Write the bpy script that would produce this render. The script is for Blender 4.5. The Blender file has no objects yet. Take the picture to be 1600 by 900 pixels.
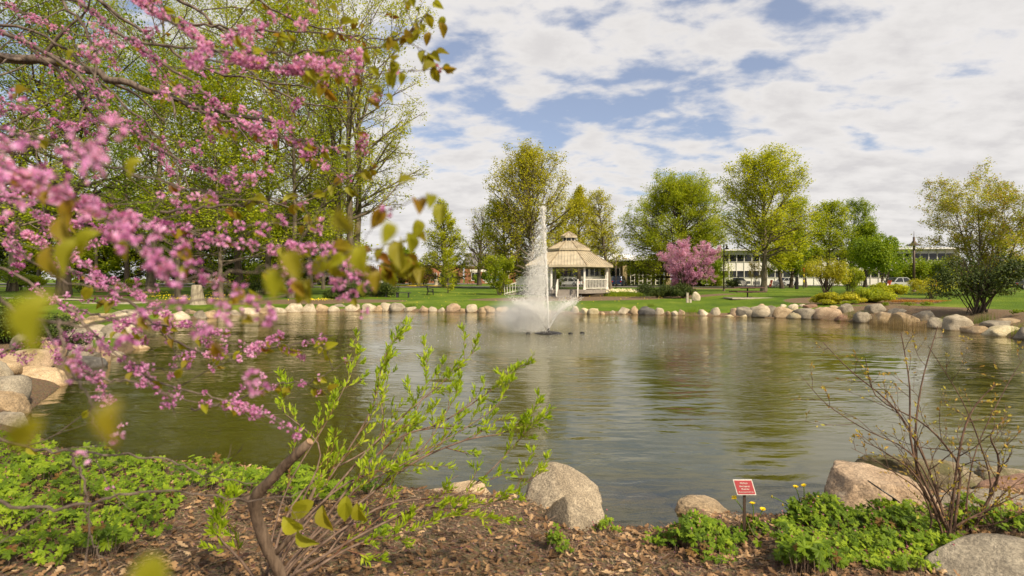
import bpy, math, random
import numpy as np
from mathutils import Vector, noise as mnoise
C = bpy.context.scene.collection
S = bpy.context.scene
F0, YH, EYE = 850.0, 436.0, 2.4
# ---------------------------------------------------------------- camera
cam = bpy.data.objects.new('camera', bpy.data.cameras.new('camera')); C.objects.link(cam)
cam.location = (0, 0, EYE); cam.rotation_euler = (math.pi/2, 0, 0)
cam.data.sensor_width = 36; cam.data.lens = 36*F0/1600
cam.data.shift_y = -(450-YH)/1600
cam.data.clip_start = 0.02; cam.data.clip_end = 3000
cam.data.dof.use_dof = True; cam.data.dof.focus_distance = 11.0; cam.data.dof.aperture_fstop = 2.5
S.camera = cam
# ---------------------------------------------------------------- light
SUN_EL, SUN_AZ = math.radians(42), math.radians(140)   # azimuth clockwise from +Y
sd = Vector((math.sin(SUN_AZ)*math.cos(SUN_EL), math.cos(SUN_AZ)*math.cos(SUN_EL), math.sin(SUN_EL)))
sl = bpy.data.lights.new('sun', 'SUN'); sl.energy = 5.0; sl.angle = math.radians(2.5); sl.color = (1.0, 0.86, 0.64)
so = bpy.data.objects.new('sun', sl); C.objects.link(so); so.rotation_euler = (-sd).to_track_quat('-Z', 'Y').to_euler()
so.location = (20, -20, 30)
W = bpy.data.worlds.new('World'); S.world = W; W.use_nodes = True
S.view_settings.view_transform = 'Standard'; S.view_settings.look = 'None'
S.view_settings.exposure = 0.40; S.view_settings.gamma = 1.0
S.cycles.use_denoising = True
S.cycles.max_bounces = 7; S.cycles.diffuse_bounces = 3; S.cycles.glossy_bounces = 3
S.cycles.transparent_max_bounces = 12; S.cycles.transmission_bounces = 4; S.cycles.volume_bounces = 1
S.cycles.caustics_reflective = False; S.cycles.caustics_refractive = False

class NT:
    def __init__(s, tree): s.t = tree; tree.nodes.clear()
    def n(s, kind, ins=None, **kw):
        nd = s.t.nodes.new('ShaderNode'+kind)
        for k, v in kw.items(): setattr(nd, k, v)
        for k, v in (ins or {}).items():
            if isinstance(v, tuple) and len(v) == 2 and hasattr(v[0], 'outputs'): s.t.links.new(v[0].outputs[v[1]], nd.inputs[k])
            elif hasattr(v, 'outputs'): s.t.links.new(v.outputs[0], nd.inputs[k])
            else: nd.inputs[k].default_value = v
        return nd
    def math(s, op, a, b=0.0, c=0.0, clamp=False):
        return s.n('Math', {0: a, 1: b, 2: c}, operation=op, use_clamp=clamp)
    def ramp(s, fac, stops, interp='LINEAR'):
        r = s.n('ValToRGB', {0: fac}); cr = r.color_ramp; cr.interpolation = interp
        while len(cr.elements) < len(stops): cr.elements.new(0.5)
        for e, (p, c) in zip(cr.elements, stops):
            e.position = p; e.color = (*c, 1) if len(c) == 3 else c
        return r
    def mix(s, fac, a, b, mode='MIX'):
        return s.n('MixRGB', {0: fac, 1: a, 2: b}, blend_type=mode)
    def mapr(s, v, a, b, c=0.0, d=1.0, interp='LINEAR'):
        return s.n('MapRange', {0: v, 1: a, 2: b, 3: c, 4: d}, interpolation_type=interp)
def c4(c): return (*c, 1.0)

w = NT(W.node_tree)
sky = w.n('TexSky', sky_type='NISHITA', sun_disc=False); sky.sun_elevation = SUN_EL; sky.sun_rotation = SUN_AZ
sky.air_density = 1.0; sky.dust_density = 0.6; sky.ozone_density = 1.5
tc = w.n('TexCoord'); sep = w.n('SeparateXYZ', {0: (tc, 'Generated')})
zz = w.math('MAXIMUM', (sep, 2), 0.0)
den = w.math('ADD', zz, 0.24)
cx = w.math('DIVIDE', (sep, 0), den); cy = w.math('DIVIDE', (sep, 1), den)
cv = w.n('CombineXYZ', {0: cx, 1: cy, 2: 0.0})
map1 = w.n('Mapping', {0: cv, 1: (3.1, 0.35, 0), 2: (0, 0, 0.35), 3: (1.0, 1.35, 1)})
nA = w.n('TexNoise', {'Vector': map1, 'Scale': 4.6, 'Detail': 9.0, 'Roughness': 0.52, 'Distortion': 0.15})
nB = w.n('TexNoise', {'Vector': map1, 'Scale': 0.9, 'Detail': 3.0, 'Roughness': 0.5})
nC = w.n('TexNoise', {'Vector': map1, 'Scale': 7.5, 'Detail': 7.0, 'Roughness': 0.6, 'Distortion': 0.2})
cov = w.math('ADD', w.math('MULTIPLY', nA, 0.62), w.math('MULTIPLY', nB, 0.50))
cov = w.math('ADD', cov, w.math('MULTIPLY', nC, 0.26))
hz = w.mapr(zz, 0.0, 0.26, 0.25, 0.0)
rightg = w.mapr((sep, 0), 0.20, 0.65, 0.0, 0.07)
cov = w.math('ADD', cov, hz); cov = w.math('ADD', cov, rightg)
cm = w.mapr(cov, 0.60, 0.745, 0.0, 1.0, 'SMOOTHSTEP')
thick = w.mapr(cov, 0.62, 0.90, 0.0, 1.0)
shade = w.mapr(w.math('ADD', w.math('MULTIPLY', nC, 0.6), w.math('MULTIPLY', nA, 0.6)), 0.45, 0.72, 0.0, 1.0)
CB = 6.9
cloudc = w.ramp(w.math('MULTIPLY', thick, shade), [(0.0, (1.0, 0.985, 0.975)), (0.35, (0.93, 0.92, 0.91)), (1.0, (0.79, 0.78, 0.785))])
cloudc = w.mix(1.0, cloudc, c4((CB*1.0, CB*.975, CB*.96)), 'MULTIPLY')
skyc = w.mix(1.0, sky, c4((1.02, 0.95, 0.98)), 'MULTIPLY')
skyc = w.mix(0.26, skyc, c4((5.2, 5.5, 6.4)))
col = w.mix(w.math('MULTIPLY', cm, 0.97), skyc, cloudc)
bg = w.n('Background', {'Color': col, 'Strength': 0.098})
w.n('OutputWorld', {'Surface': bg})

# ---------------------------------------------------------------- mesh helpers
def empty(name, loc=(0, 0, 0), rz=0.0):
    o = bpy.data.objects.new(name, None); C.objects.link(o); o.location = loc; o.rotation_euler = (0, 0, rz)
    o.empty_display_size = 0.1; return o
def tag(o, label=None, cat=None, group=None, kind=None):
    if label: o['label'] = label
    if cat: o['category'] = cat
    if group: o['group'] = group
    if kind: o['kind'] = kind
    return o
class MB:
    def __init__(s): s.V = []; s.F = []; s.nv = 0
    def add(s, V, F, mi=0, smooth=False):
        V = np.asarray(V, float).reshape(-1, 3)
        if isinstance(F, np.ndarray): s.F.append((F+s.nv, mi, smooth))
        else:
            by = {}
            for f in F: by.setdefault(len(f), []).append(f)
            for k, fs in by.items(): s.F.append((np.array(fs)+s.nv, mi, smooth))
        s.V.append(V); s.nv += len(V); return s
    def build(s, name, mats, parent=None, loc=None):
        me = bpy.data.meshes.new(name)
        V = np.concatenate(s.V) if s.V else np.zeros((0, 3))
        me.vertices.add(len(V)); me.vertices.foreach_set('co', V.astype(np.float32).ravel())
        loops = np.concatenate([f.ravel() for f, _, _ in s.F])
        sizes = np.concatenate([np.full(len(f), f.shape[1]) for f, _, _ in s.F])
        starts = np.concatenate([[0], np.cumsum(sizes)[:-1]])
        me.loops.add(len(loops)); me.loops.foreach_set('vertex_index', loops.astype(np.int32))
        me.polygons.add(len(sizes)); me.polygons.foreach_set('loop_start', starts.astype(np.int32))
        me.polygons.foreach_set('loop_total', sizes.astype(np.int32))
        me.polygons.foreach_set('material_index', np.concatenate([np.full(len(f), m) for f, m, _ in s.F]).astype(np.int32))
        me.polygons.foreach_set('use_smooth', np.concatenate([np.full(len(f), sm) for f, _, sm in s.F]).astype(bool))
        me.update(calc_edges=True); me.validate()
        for m in (mats if isinstance(mats, (list, tuple)) else [mats]): me.materials.append(m)
        o = bpy.data.objects.new(name, me); C.objects.link(o)
        if parent: o.parent = parent
        if loc is not None: o.location = loc
        return o
    def box(s, c, d, rz=0.0, mi=0, taper=1.0):
        x, y, z = [k/2 for k in d]; v = []
        for sz in (-1, 1):
            t = taper if sz > 0 else 1
            for sx, sy in ((-1, -1), (1, -1), (1, 1), (-1, 1)): v.append((sx*x*t, sy*y*t, sz*z))
        v = np.array(v); ca, sa = math.cos(rz), math.sin(rz)
        v = np.stack([v[:, 0]*ca-v[:, 1]*sa, v[:, 0]*sa+v[:, 1]*ca, v[:, 2]], 1)+np.array(c)
        return s.add(v, [(3, 2, 1, 0), (4, 5, 6, 7), (0, 1, 5, 4), (1, 2, 6, 5), (2, 3, 7, 6), (3, 0, 4, 7)], mi)
    def beam(s, a, b, w_, h_, mi=0):
        a = np.array(a, float); b = np.array(b, float); t = b-a; t /= np.linalg.norm(t)
        r = np.array([0, 0, 1.]) if abs(t[2]) < .95 else np.array([0, 1., 0])
        u = np.cross(t, r); u /= np.linalg.norm(u); v = np.cross(u, t)
        vs = [p+su*u*w_/2+sv*v*h_/2 for p in (a, b) for su, sv in ((-1, -1), (1, -1), (1, 1), (-1, 1))]
        return s.add(vs, [(3, 2, 1, 0), (4, 5, 6, 7), (0, 1, 5, 4), (1, 2, 6, 5), (2, 3, 7, 6), (3, 0, 4, 7)], mi)
    def tube(s, pts, rad, sides=8, mi=0, cap=True):
        P = np.array(pts, float)[None]; R = np.array(rad if hasattr(rad, '__len__') else [rad]*len(pts), float)[None]
        V, Fq = tubes(P, R, sides); F = Fq
        s.add(V, F, mi, True)
        if cap:
            n = len(pts); s.F.append((np.arange(sides)[::-1][None]+s.nv-len(V), mi, False)); s.F.append((np.arange(sides)[None]+s.nv-len(V)+(n-1)*sides, mi, False))
        return s
    def lathe(s, prof, n=16, c=(0, 0, 0), mi=0, smooth=True):
        V = []
        for r, z in prof:
            for k in range(n):
                a = 2*math.pi*k/n; V.append((c[0]+r*math.cos(a), c[1]+r*math.sin(a), c[2]+z))
        F = [(i*n+k, i*n+(k+1) % n, (i+1)*n+(k+1) % n, (i+1)*n+k) for i in range(len(prof)-1) for k in range(n)]
        return s.add(V, F, mi, smooth)
def tubes(P, R, sides):
    B, n, _ = P.shape
    T = np.gradient(P, axis=1); T /= np.linalg.norm(T, axis=2, keepdims=True)+1e-9
    D = P[:, -1]-P[:, 0]; ref = np.where(np.abs(D[:, 2:3]) > 0.8*np.linalg.norm(D, axis=1, keepdims=True), np.array([[1., .13, 0]]), np.array([[.07, .1, 1.]]))
    U = np.cross(T, ref[:, None]); U /= np.linalg.norm(U, axis=2, keepdims=True)+1e-9
    Vv = np.cross(T, U)
    a = np.arange(sides)*2*math.pi/sides
    V = P[:, :, None]+R[:, :, None, None]*(np.cos(a)[None, None, :, None]*U[:, :, None]+np.sin(a)[None, None, :, None]*Vv[:, :, None])
    idx = np.arange(B*n*sides).reshape(B, n, sides)
    q = np.stack([idx[:, :-1], np.roll(idx[:, :-1], -1, 2), np.roll(idx[:, 1:], -1, 2), idx[:, 1:]], -1).reshape(-1, 4)
    return V.reshape(-1, 3), q
def rotmats(normal, spin):
    """matrices whose z column is normal, spun about it"""
    n = normal/(np.linalg.norm(normal, axis=1, keepdims=True)+1e-9)
    ref = np.where(np.abs(n[:, 2:3]) > .9, np.array([[1., 0, 0]]), np.array([[0, 0, 1.]]))
    x = np.cross(ref, n); x /= np.linalg.norm(x, axis=1, keepdims=True); y = np.cross(n, x)
    c, s_ = np.cos(spin)[:, None], np.sin(spin)[:, None]
    return np.stack([x*c+y*s_, -x*s_+y*c, n], 2)
def inst(tv, tf, pos, M, sc):
    tv = np.asarray(tv, float); tf = np.asarray(tf)
    sc = np.asarray(sc, float); sc = sc.reshape(len(pos), -1)
    V = np.einsum('mij,mnj->mni', M, tv[None]*sc[:, None, :])+pos[:, None]
    Fx = tf[None]+(np.arange(len(pos))*len(tv))[:, None, None]
    return V.reshape(-1, 3), Fx.reshape(-1, tf.shape[1])
def rnd(seed): return np.random.default_rng(seed)
def unit(rg, n):
    v = rg.normal(size=(n, 3)); return v/np.linalg.norm(v, axis=1, keepdims=True)

# ---------------------------------------------------------------- terrain
def X(px, D): return (px-800)/F0*D
def at(px, py, D): return np.array([(px-800)/F0*D, D, EYE-(py-YH)/F0*D])
def wl(px, py): D = F0*EYE/(py-YH); return (X(px, D), D)
shore = [wl(*p) for p in [(310, 499), (352, 494.5), (402, 491), (445, 488.5), (520, 487), (600, 486.5), (690, 487.5), (790, 489), (900, 490.5), (1000, 491.5),
         (1080, 493), (1160, 495), (1235, 497.5), (1300, 500), (1345, 504), (1400, 508), (1450, 511.5), (1500, 517), (1560, 525), (1600, 531)]]
shore += [(20.6, 19), (19.5, 15.5), (16.5, 12), (12, 8.6), (8.6, 6.9), (6.6, 6.5)]
shore += [wl(*p) for p in [(1560, 770), (1480, 775), (1390, 780), (1300, 800), (1235, 812), (1170, 815), (1110, 808), (1060, 826), (1000, 834), (945, 832),
          (880, 800), (800, 782), (730, 778), (650, 772), (560, 770), (480, 755), (410, 738), (300, 730), (210, 738), (150, 735), (100, 700), (40, 672), (48, 640), (95, 606),
          (120, 585), (165, 563), (215, 547), (225, 535), (205, 522), (222, 511), (262, 502)]]
def smooth_poly(P, it=2):
    P = np.array(P)
    for _ in range(it):
        Q = np.roll(P, -1, 0); P = np.stack([.75*P+.25*Q, .25*P+.75*Q], 1).reshape(-1, 2)
    return P
POND = smooth_poly(shore, 1)
def sdist(x, y):
    x = np.asarray(x, float).ravel(); y = np.asarray(y, float).ravel()
    out = np.full(len(x), 1e9); ins = np.zeros(len(x), bool)
    A = POND; B = np.roll(POND, -1, 0)
    for a, b in zip(A, B):
        e = b-a; px_, py_ = x-a[0], y-a[1]; t = np.clip((px_*e[0]+py_*e[1])/(e@e+1e-12), 0, 1)
        out = np.minimum(out, np.hypot(px_-t*e[0], py_-t*e[1]))
        cond = ((a[1] > y) != (b[1] > y)); xi = a[0]+(y-a[1])/(b[1]-a[1]+1e-12)*(b[0]-a[0])
        ins ^= cond & (x < xi)
    return np.where(ins, -out, out)
def sm(v, a, b): t = np.clip((v-a)/(b-a), 0, 1); return t*t*(3-2*t)
def hgt(x, y, d=None):
    x = np.asarray(x, float).ravel(); y = np.asarray(y, float).ravel()
    if d is None: d = sdist(x, y)
    wn = sm(y, 6, 16); dp = np.maximum(d, 0)
    slope = 0.10*(1-wn)+0.036*wn
    cap = 1.15*(1-wn)+0.82*wn
    lin = cap*(1-np.exp(-slope*dp/cap*1.12))
    edge = 0.30*(1-wn)+0.33*wn
    h = edge*(1-np.exp(-dp/0.5))+lin
    h += 0.30*sm(x, 14, 21)*sm(dp, .8, 3.0)*sm(y, 14, 20)*(1-sm(y, 45, 70))
    h += 0.05*np.sin(x*.35+1)*np.sin(y*.27)*sm(dp, 1, 6)*(1-sm(y, 50, 70))*(1-sm(np.abs(x), 30, 45))
    h += 0.025*np.sin(x*2.3+y)*np.sin(y*2.9-x*.7)*sm(dp, .3, 1.2)*(1-wn)
    shelf = 1-.86*np.exp(-((x-1.45)/1.0)**2-((y-6.1)/.75)**2)-.7*np.exp(-((x-3.3)/.9)**2-((y-6.35)/.6)**2)
    return np.where(d > 0, h, -0.85*(1-np.exp(d/1.1))*shelf-0.02)
def h1(x, y): return float(hgt([x], [y])[0])
def gnd(px, D): x = X(px, D); return np.array([x, D, h1(x, D)])
def foot(px, py, d0=3.0, d1=260):
    D = np.geomspace(d0, d1, 400); x = X(px, D); z = EYE-(py-YH)/F0*D; h = hgt(x, D)
    k = np.argmax(z <= h) if (z <= h).any() else 399
    return np.array([x[k], D[k], h[k]])
def axis(a, b, st, ext, n):
    core = np.arange(a, b+1e-6, st); g = np.geomspace(st*1.3, ext, n)
    g = np.cumsum(g/ g.sum()*ext)
    return np.concatenate([a-g[::-1], core, b+g])
gx = axis(-25, 25, .2, 900, 34); gy = axis(-1.5, 44, .16, 1200, 40)
GX, GY = np.meshgrid(gx, gy); dd = sdist(GX, GY); hh = hgt(GX, GY, dd)
mbg = MB(); nx, ny = len(gx), len(gy); ii = np.arange(nx*ny).reshape(ny, nx)
mbg.add(np.stack([GX.ravel(), GY.ravel(), hh], 1), np.stack([ii[:-1, :-1], ii[:-1, 1:], ii[1:, 1:], ii[1:, :-1]], -1).reshape(-1, 4), 0, True)
# mulch mask
def blob(x, y, cx_, cy_, rx, ry): return 1-sm(np.hypot((x-cx_)/rx, (y-cy_)/ry), .75, 1.1)
def mulchmask(x, y, d):
    m = 1-sm(y+0*x, 15, 19)
    m = np.maximum(m, (1-sm(d, 4.5, 6.5))*sm(x, 17.2, 19.5)*(1-sm(y, 30, 37)))
    for px, D, rx, ry in ((475, 45, 4.5, 3.0), (560, 46, 4.5, 2.2), (300, 42, 6, 3), (880, 47.5, 9, 2.6), (960, 50, 8, 3.0), (1060, 49, 6, 1.6), (1340, 38, 5, 5), (1110, 78, 4, 2.5)):
        m = np.maximum(m, blob(x, y, X(px, D), D, rx, ry))
    m = np.maximum(m, 1-sm(d, 0.25, .55))
    return m
mm = mulchmask(GX.ravel(), GY.ravel(), dd)

# ---------------------------------------------------------------- materials
def newmat(name):
    m = bpy.data.materials.new(name); m.use_nodes = True; return m, NT(m.node_tree)
def simple(name, col_, rough=.6, metal=0.0, var=.12, scale=8.0, bump=.0, spec=.4, coat=0.0):
    m, t = newmat(name); tcx = t.n('TexCoord')
    nz = t.n('TexNoise', {'Vector': (tcx, 'Object'), 'Scale': scale, 'Detail': 6.0, 'Roughness': .6})
    lo = tuple(c*(1-var*1.6) for c in col_); hi = tuple(min(1, c*(1+var)) for c in col_)
    r = t.ramp(nz, [(.3, lo), (.7, hi)])
    ins = {'Base Color': r, 'Roughness': rough, 'Metallic': metal, 'Specular IOR Level': spec, 'Coat Weight': coat}
    if bump: ins['Normal'] = t.n('Bump', {'Height': nz, 'Strength': bump, 'Distance': .02})
    t.n('OutputMaterial', {0: t.n('BsdfPrincipled', ins)}); return m
def leafmat(name, stops, trans=.45, rough=.55, patch=0.0, pscale=.5):
    """stops over a random value per leaf"""
    m, t = newmat(name); g = t.n('NewGeometry'); f = (g, 'Random Per Island')
    tcx = t.n('TexCoord')
    nz = t.n('TexNoise', {'Vector': (tcx, 'Object'), 'Scale': pscale, 'Detail': 3.0})
    f2 = t.math('ADD', t.math('MULTIPLY', f, .75), t.mapr(nz, .35, .65, -.12, .32), clamp=True)
    r = t.ramp(f2, stops)
    d = t.n('BsdfPrincipled', {'Base Color': r, 'Roughness': rough, 'Specular IOR Level': .3})
    tr = t.n('BsdfTranslucent', {'Color': t.mix(1.0, r, c4((1.5, 1.4, .8)), 'MULTIPLY')})
    t.n('OutputMaterial', {0: t.n('MixShader', {0: trans, 1: d, 2: tr})}); return m
def barkmat(name, a, b, scale=6.0):
    m, t = newmat(name); tcx = t.n('TexCoord'); mp = t.n('Mapping', {0: (tcx, 'Object'), 3: (1, 1, .22)})
    nz = t.n('TexNoise', {'Vector': mp, 'Scale': scale, 'Detail': 8.0, 'Roughness': .65})
    r = t.ramp(nz, [(.35, a), (.65, b)])
    bp = t.n('Bump', {'Height': nz, 'Strength': .6, 'Distance': .03})
    t.n('OutputMaterial', {0: t.n('BsdfPrincipled', {'Base Color': r, 'Roughness': .85, 'Normal': bp, 'Specular IOR Level': .2})}); return m
def stonemat(name, a, b, moss=.0, speck=.5, scale=5.0):
    m, t = newmat(name); tcx = t.n('TexCoord'); v = (tcx, 'Object'); inf = t.n('ObjectInfo')
    off = t.n('VectorMath', {0: v, 1: t.n('CombineXYZ', {0: t.math('MULTIPLY', (inf, 'Random'), 37.0), 1: t.math('MULTIPLY', (inf, 'Random'), 91.0), 2: 0.0})}, operation='ADD')
    n1 = t.n('TexNoise', {'Vector': off, 'Scale': scale*.45, 'Detail': 6.0, 'Roughness': .6, 'Distortion': .6})
    n2 = t.n('TexNoise', {'Vector': off, 'Scale': scale*9, 'Detail': 4.0, 'Roughness': .75})
    n3 = t.n('TexVoronoi', {'Vector': off, 'Scale': scale*22})
    base = t.ramp(n1, [(.33, a), (.66, b)])
    br = t.math('ADD', 1.0, t.math('MULTIPLY', t.math('SUBTRACT', (inf, 'Random'), .5), .35))
    base = t.mix(1.0, base, t.n('CombineColor', {0: br, 1: br, 2: br}), 'MULTIPLY')
    dk = t.mapr(n2, .42, .60, 1-speck*.65, 1.12)
    base = t.mix(1.0, base, t.n('CombineColor', {0: dk, 1: dk, 2: dk}), 'MULTIPLY')
    fl = t.mapr(n3, .0, .16, speck*.75, 0.0)
    base = t.mix(fl, base, c4((.05, .042, .035)))
    cr = t.n('TexNoise', {'Vector': off, 'Scale': scale*.9, 'Detail': 9.0, 'Roughness': .7, 'Distortion': 1.2})
    crm = t.mapr(t.math('ABSOLUTE', t.math('SUBTRACT', cr, .5)), 0.0, .018, .55, 0.0)
    base = t.mix(crm, base, c4((.06, .05, .04)))
    n4 = t.n('TexNoise', {'Vector': off, 'Scale': scale*.8, 'Detail': 7.0, 'Roughness': .7})
    base = t.mix(t.mapr(n4, .60-.14*moss, .66-.1*moss, 0.0, .3+.5*moss), base, c4((.10, .095, .035) if moss > .2 else (.42, .40, .33)))
    h = t.math('ADD', t.math('MULTIPLY', n2, .25), t.math('ADD', t.math('MULTIPLY', cr, .6), n1))
    bp = t.n('Bump', {'Height': h, 'Strength': .75, 'Distance': .06})
    # damp dark band where a stone meets the water
    gp = t.n('SeparateXYZ', {0: (t.n('NewGeometry'), 'Position')})
    wet = t.mapr(t.math('ADD', (gp, 2), t.math('MULTIPLY', n1, .05)), .05, .10, .55, 0.0)
    base = t.mix(wet, base, t.mix(1.0, base, c4((.42, .33, .20)), 'MULTIPLY'))
    t.n('OutputMaterial', {0: t.n('BsdfPrincipled', {'Base Color': base, 'Roughness': .82, 'Normal': bp, 'Specular IOR Level': .3})}); return m

def ground_mat():
    m, t = newmat('ground_cover'); tcx = t.n('TexCoord'); v = (tcx, 'Object')
    at_ = t.n('Attribute', attribute_name='mulch')
    n1 = t.n('TexNoise', {'Vector': v, 'Scale': .22, 'Detail': 5.0}); n2 = t.n('TexNoise', {'Vector': v, 'Scale': 9.0, 'Detail': 7.0, 'Roughness': .75})
    n5 = t.n('TexNoise', {'Vector': v, 'Scale': .9, 'Detail': 6.0, 'Roughness': .65})
    g = t.ramp(t.math('ADD', t.math('MULTIPLY', n1, .45), t.math('ADD', t.math('MULTIPLY', n2, .3), t.math('MULTIPLY', n5, .3))), [(.38, (.034, .066, .006)), (.47, (.070, .125, .008)), (.56, (.11, .17, .012)), (.66, (.20, .23, .03))])
    n3 = t.n('TexVoronoi', {'Vector': v, 'Scale': 38.0, 'Randomness': 1.0}); n4 = t.n('TexNoise', {'Vector': v, 'Scale': 30.0, 'Detail': 8.0, 'Roughness': .8})
    mu = t.ramp(n4, [(.32, (.05, .034, .022)), (.5, (.19, .13, .08)), (.7, (.40, .29, .185))])
    mu = t.mix(.35, mu, t.mix(1.0, mu, (n3, 'Color'), 'MULTIPLY'))
    k = t.mapr(t.math('ADD', (at_, 'Fac'), t.math('MULTIPLY', t.math('SUBTRACT', n2, .5), .5)), .42, .58)
    col_ = t.mix(k, g, mu)
    gp = t.n('SeparateXYZ', {0: v})
    bed = t.mapr((gp, 2), -.03, .02, 1.0, 0.0)
    bn = t.n('TexNoise', {'Vector': v, 'Scale': 1.2, 'Detail': 6.0, 'Roughness': .6})
    col_ = t.mix(bed, col_, t.ramp(bn, [(.35, (.035, .028, .012)), (.65, (.12, .085, .035))]))
    bp = t.n('Bump', {'Height': t.math('ADD', n2, n4), 'Strength': .8, 'Distance': .04})
    t.n('OutputMaterial', {0: t.n('BsdfPrincipled', {'Base Color': col_, 'Roughness': .9, 'Normal': bp, 'Specular IOR Level': .15})}); return m
GROUND = mbg.build('ground', ground_mat())
att = GROUND.data.attributes.new('mulch', 'FLOAT', 'POINT'); att.data.foreach_set('value', mm.astype(np.float32))
GROUND['kind'] = 'structure'
FX, FY = X(857, 24.0), 24.0      # fountain
def water_mat():
    m, t = newmat('pond_water'); tcx = t.n('TexCoord'); v = (tcx, 'Object')
    dv = t.n('VectorMath', {0: v, 1: (FX, FY, 0)}, operation='DISTANCE')
    near = t.mapr((dv, 'Value'), 5.2, 8.0, 1.0, 0.0, 'SMOOTHSTEP')
    patch = t.n('TexNoise', {'Vector': v, 'Scale': .24, 'Detail': 3.0})
    amp = t.mapr(patch, .38, .62, .12, 1.15)
    mp = t.n('Mapping', {0: v, 2: (0, 0, .25), 3: (.8, 1.9, 1)})
    a = t.n('TexNoise', {'Vector': mp, 'Scale': 3.6, 'Detail': 4.0, 'Roughness': .5, 'Distortion': .5})
    b = t.n('TexNoise', {'Vector': mp, 'Scale': .75, 'Detail': 2.0})
    c = t.n('TexNoise', {'Vector': v, 'Scale': 16.0, 'Detail': 3.0, 'Roughness': .6})
    wv = t.n('TexWave', {'Vector': t.n('VectorMath', {0: v, 1: (FX, FY, 0)}, operation='SUBTRACT'), 'Scale': .9, 'Distortion': 3.0, 'Detail': 3.0, 'Detail Scale': 1.5}, wave_type='RINGS', rings_direction='Z')
    gp = t.n('SeparateXYZ', {0: v})
    calm = t.mapr((gp, 1), 6.0, 17.0, .42, 1.0)
    rp = t.math('MULTIPLY', t.math('MULTIPLY', a, amp), calm)
    h = t.math('ADD', t.math('MULTIPLY', rp, .62), t.math('MULTIPLY', b, .9))
    h = t.math('ADD', h, t.math('MULTIPLY', t.math('MULTIPLY', wv, calm), .05))
    h = t.math('ADD', h, t.math('MULTIPLY', c, t.math('MULTIPLY_ADD', near, .30, .012)))
    bp = t.n('Bump', {'Height': h, 'Strength': .50, 'Distance': .07})
    fr = t.n('Fresnel', {'IOR': 1.38, 'Normal': bp})
    gl = t.n('BsdfGlossy', {'Color': c4((.88, .86, .77)), 'Roughness': t.math('MULTIPLY_ADD', near, .10, .03), 'Normal': bp})
    cn = t.n('TexNoise', {'Vector': v, 'Scale': .5, 'Detail': 3.0})
    mur = t.n('BsdfDiffuse', {'Color': t.ramp(cn, [(.3, (.046, .046, .006)), (.7, (.070, .066, .010))]), 'Normal': bp})
    tr = t.n('BsdfTransparent', {'Color': c4((.80, .66, .36))})
    dpt = t.n('Attribute', attribute_name='depth'); body = t.n('MixShader', {0: t.mapr(t.math('POWER', 2.718, t.math('MULTIPLY', (dpt, 'Fac'), -3.2)), 1.0, 0.0, .12, .92), 1: tr, 2: mur})
    body = t.n('MixShader', {0: t.math('MULTIPLY', near, .30), 1: body, 2: t.n('BsdfDiffuse', {'Color': c4((.34, .325, .25)), 'Normal': bp})})
    t.n('OutputMaterial', {0: t.n('MixShader', {0: t.math('MULTIPLY_ADD', fr, 1.28, .06, clamp=True), 1: body, 2: gl})}); return m
# water sheet: a little larger than the basin, its rim inside the bank
cen = POND.mean(0)
tan = np.roll(POND, -1, 0)-np.roll(POND, 1, 0); nrm = np.stack([tan[:, 1], -tan[:, 0]], 1); nrm /= np.linalg.norm(nrm, axis=1, keepdims=True)+1e-9
if sdist(*(POND+nrm*.05).T).mean() < 0: nrm = -nrm
D2 = dd.reshape(ny, nx); cell = np.minimum.reduce([D2[:-1, :-1], D2[1:, :-1], D2[:-1, 1:], D2[1:, 1:]]) < .12
q4 = np.stack([ii[:-1, :-1], ii[:-1, 1:], ii[1:, 1:], ii[1:, :-1]], -1)[cell]; used = np.unique(q4); remap = np.zeros(nx*ny, int); remap[used] = np.arange(len(used))
wm = MB(); wm.add(np.stack([GX.ravel()[used], GY.ravel()[used], np.zeros(len(used))], 1), remap[q4])
WATER = wm.build('pond_water', water_mat()); WATER['kind'] = 'structure'
wa = WATER.data.attributes.new('depth', 'FLOAT', 'POINT'); wa.data.foreach_set('value', np.maximum(-hh[used], 0).astype(np.float32))

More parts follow.
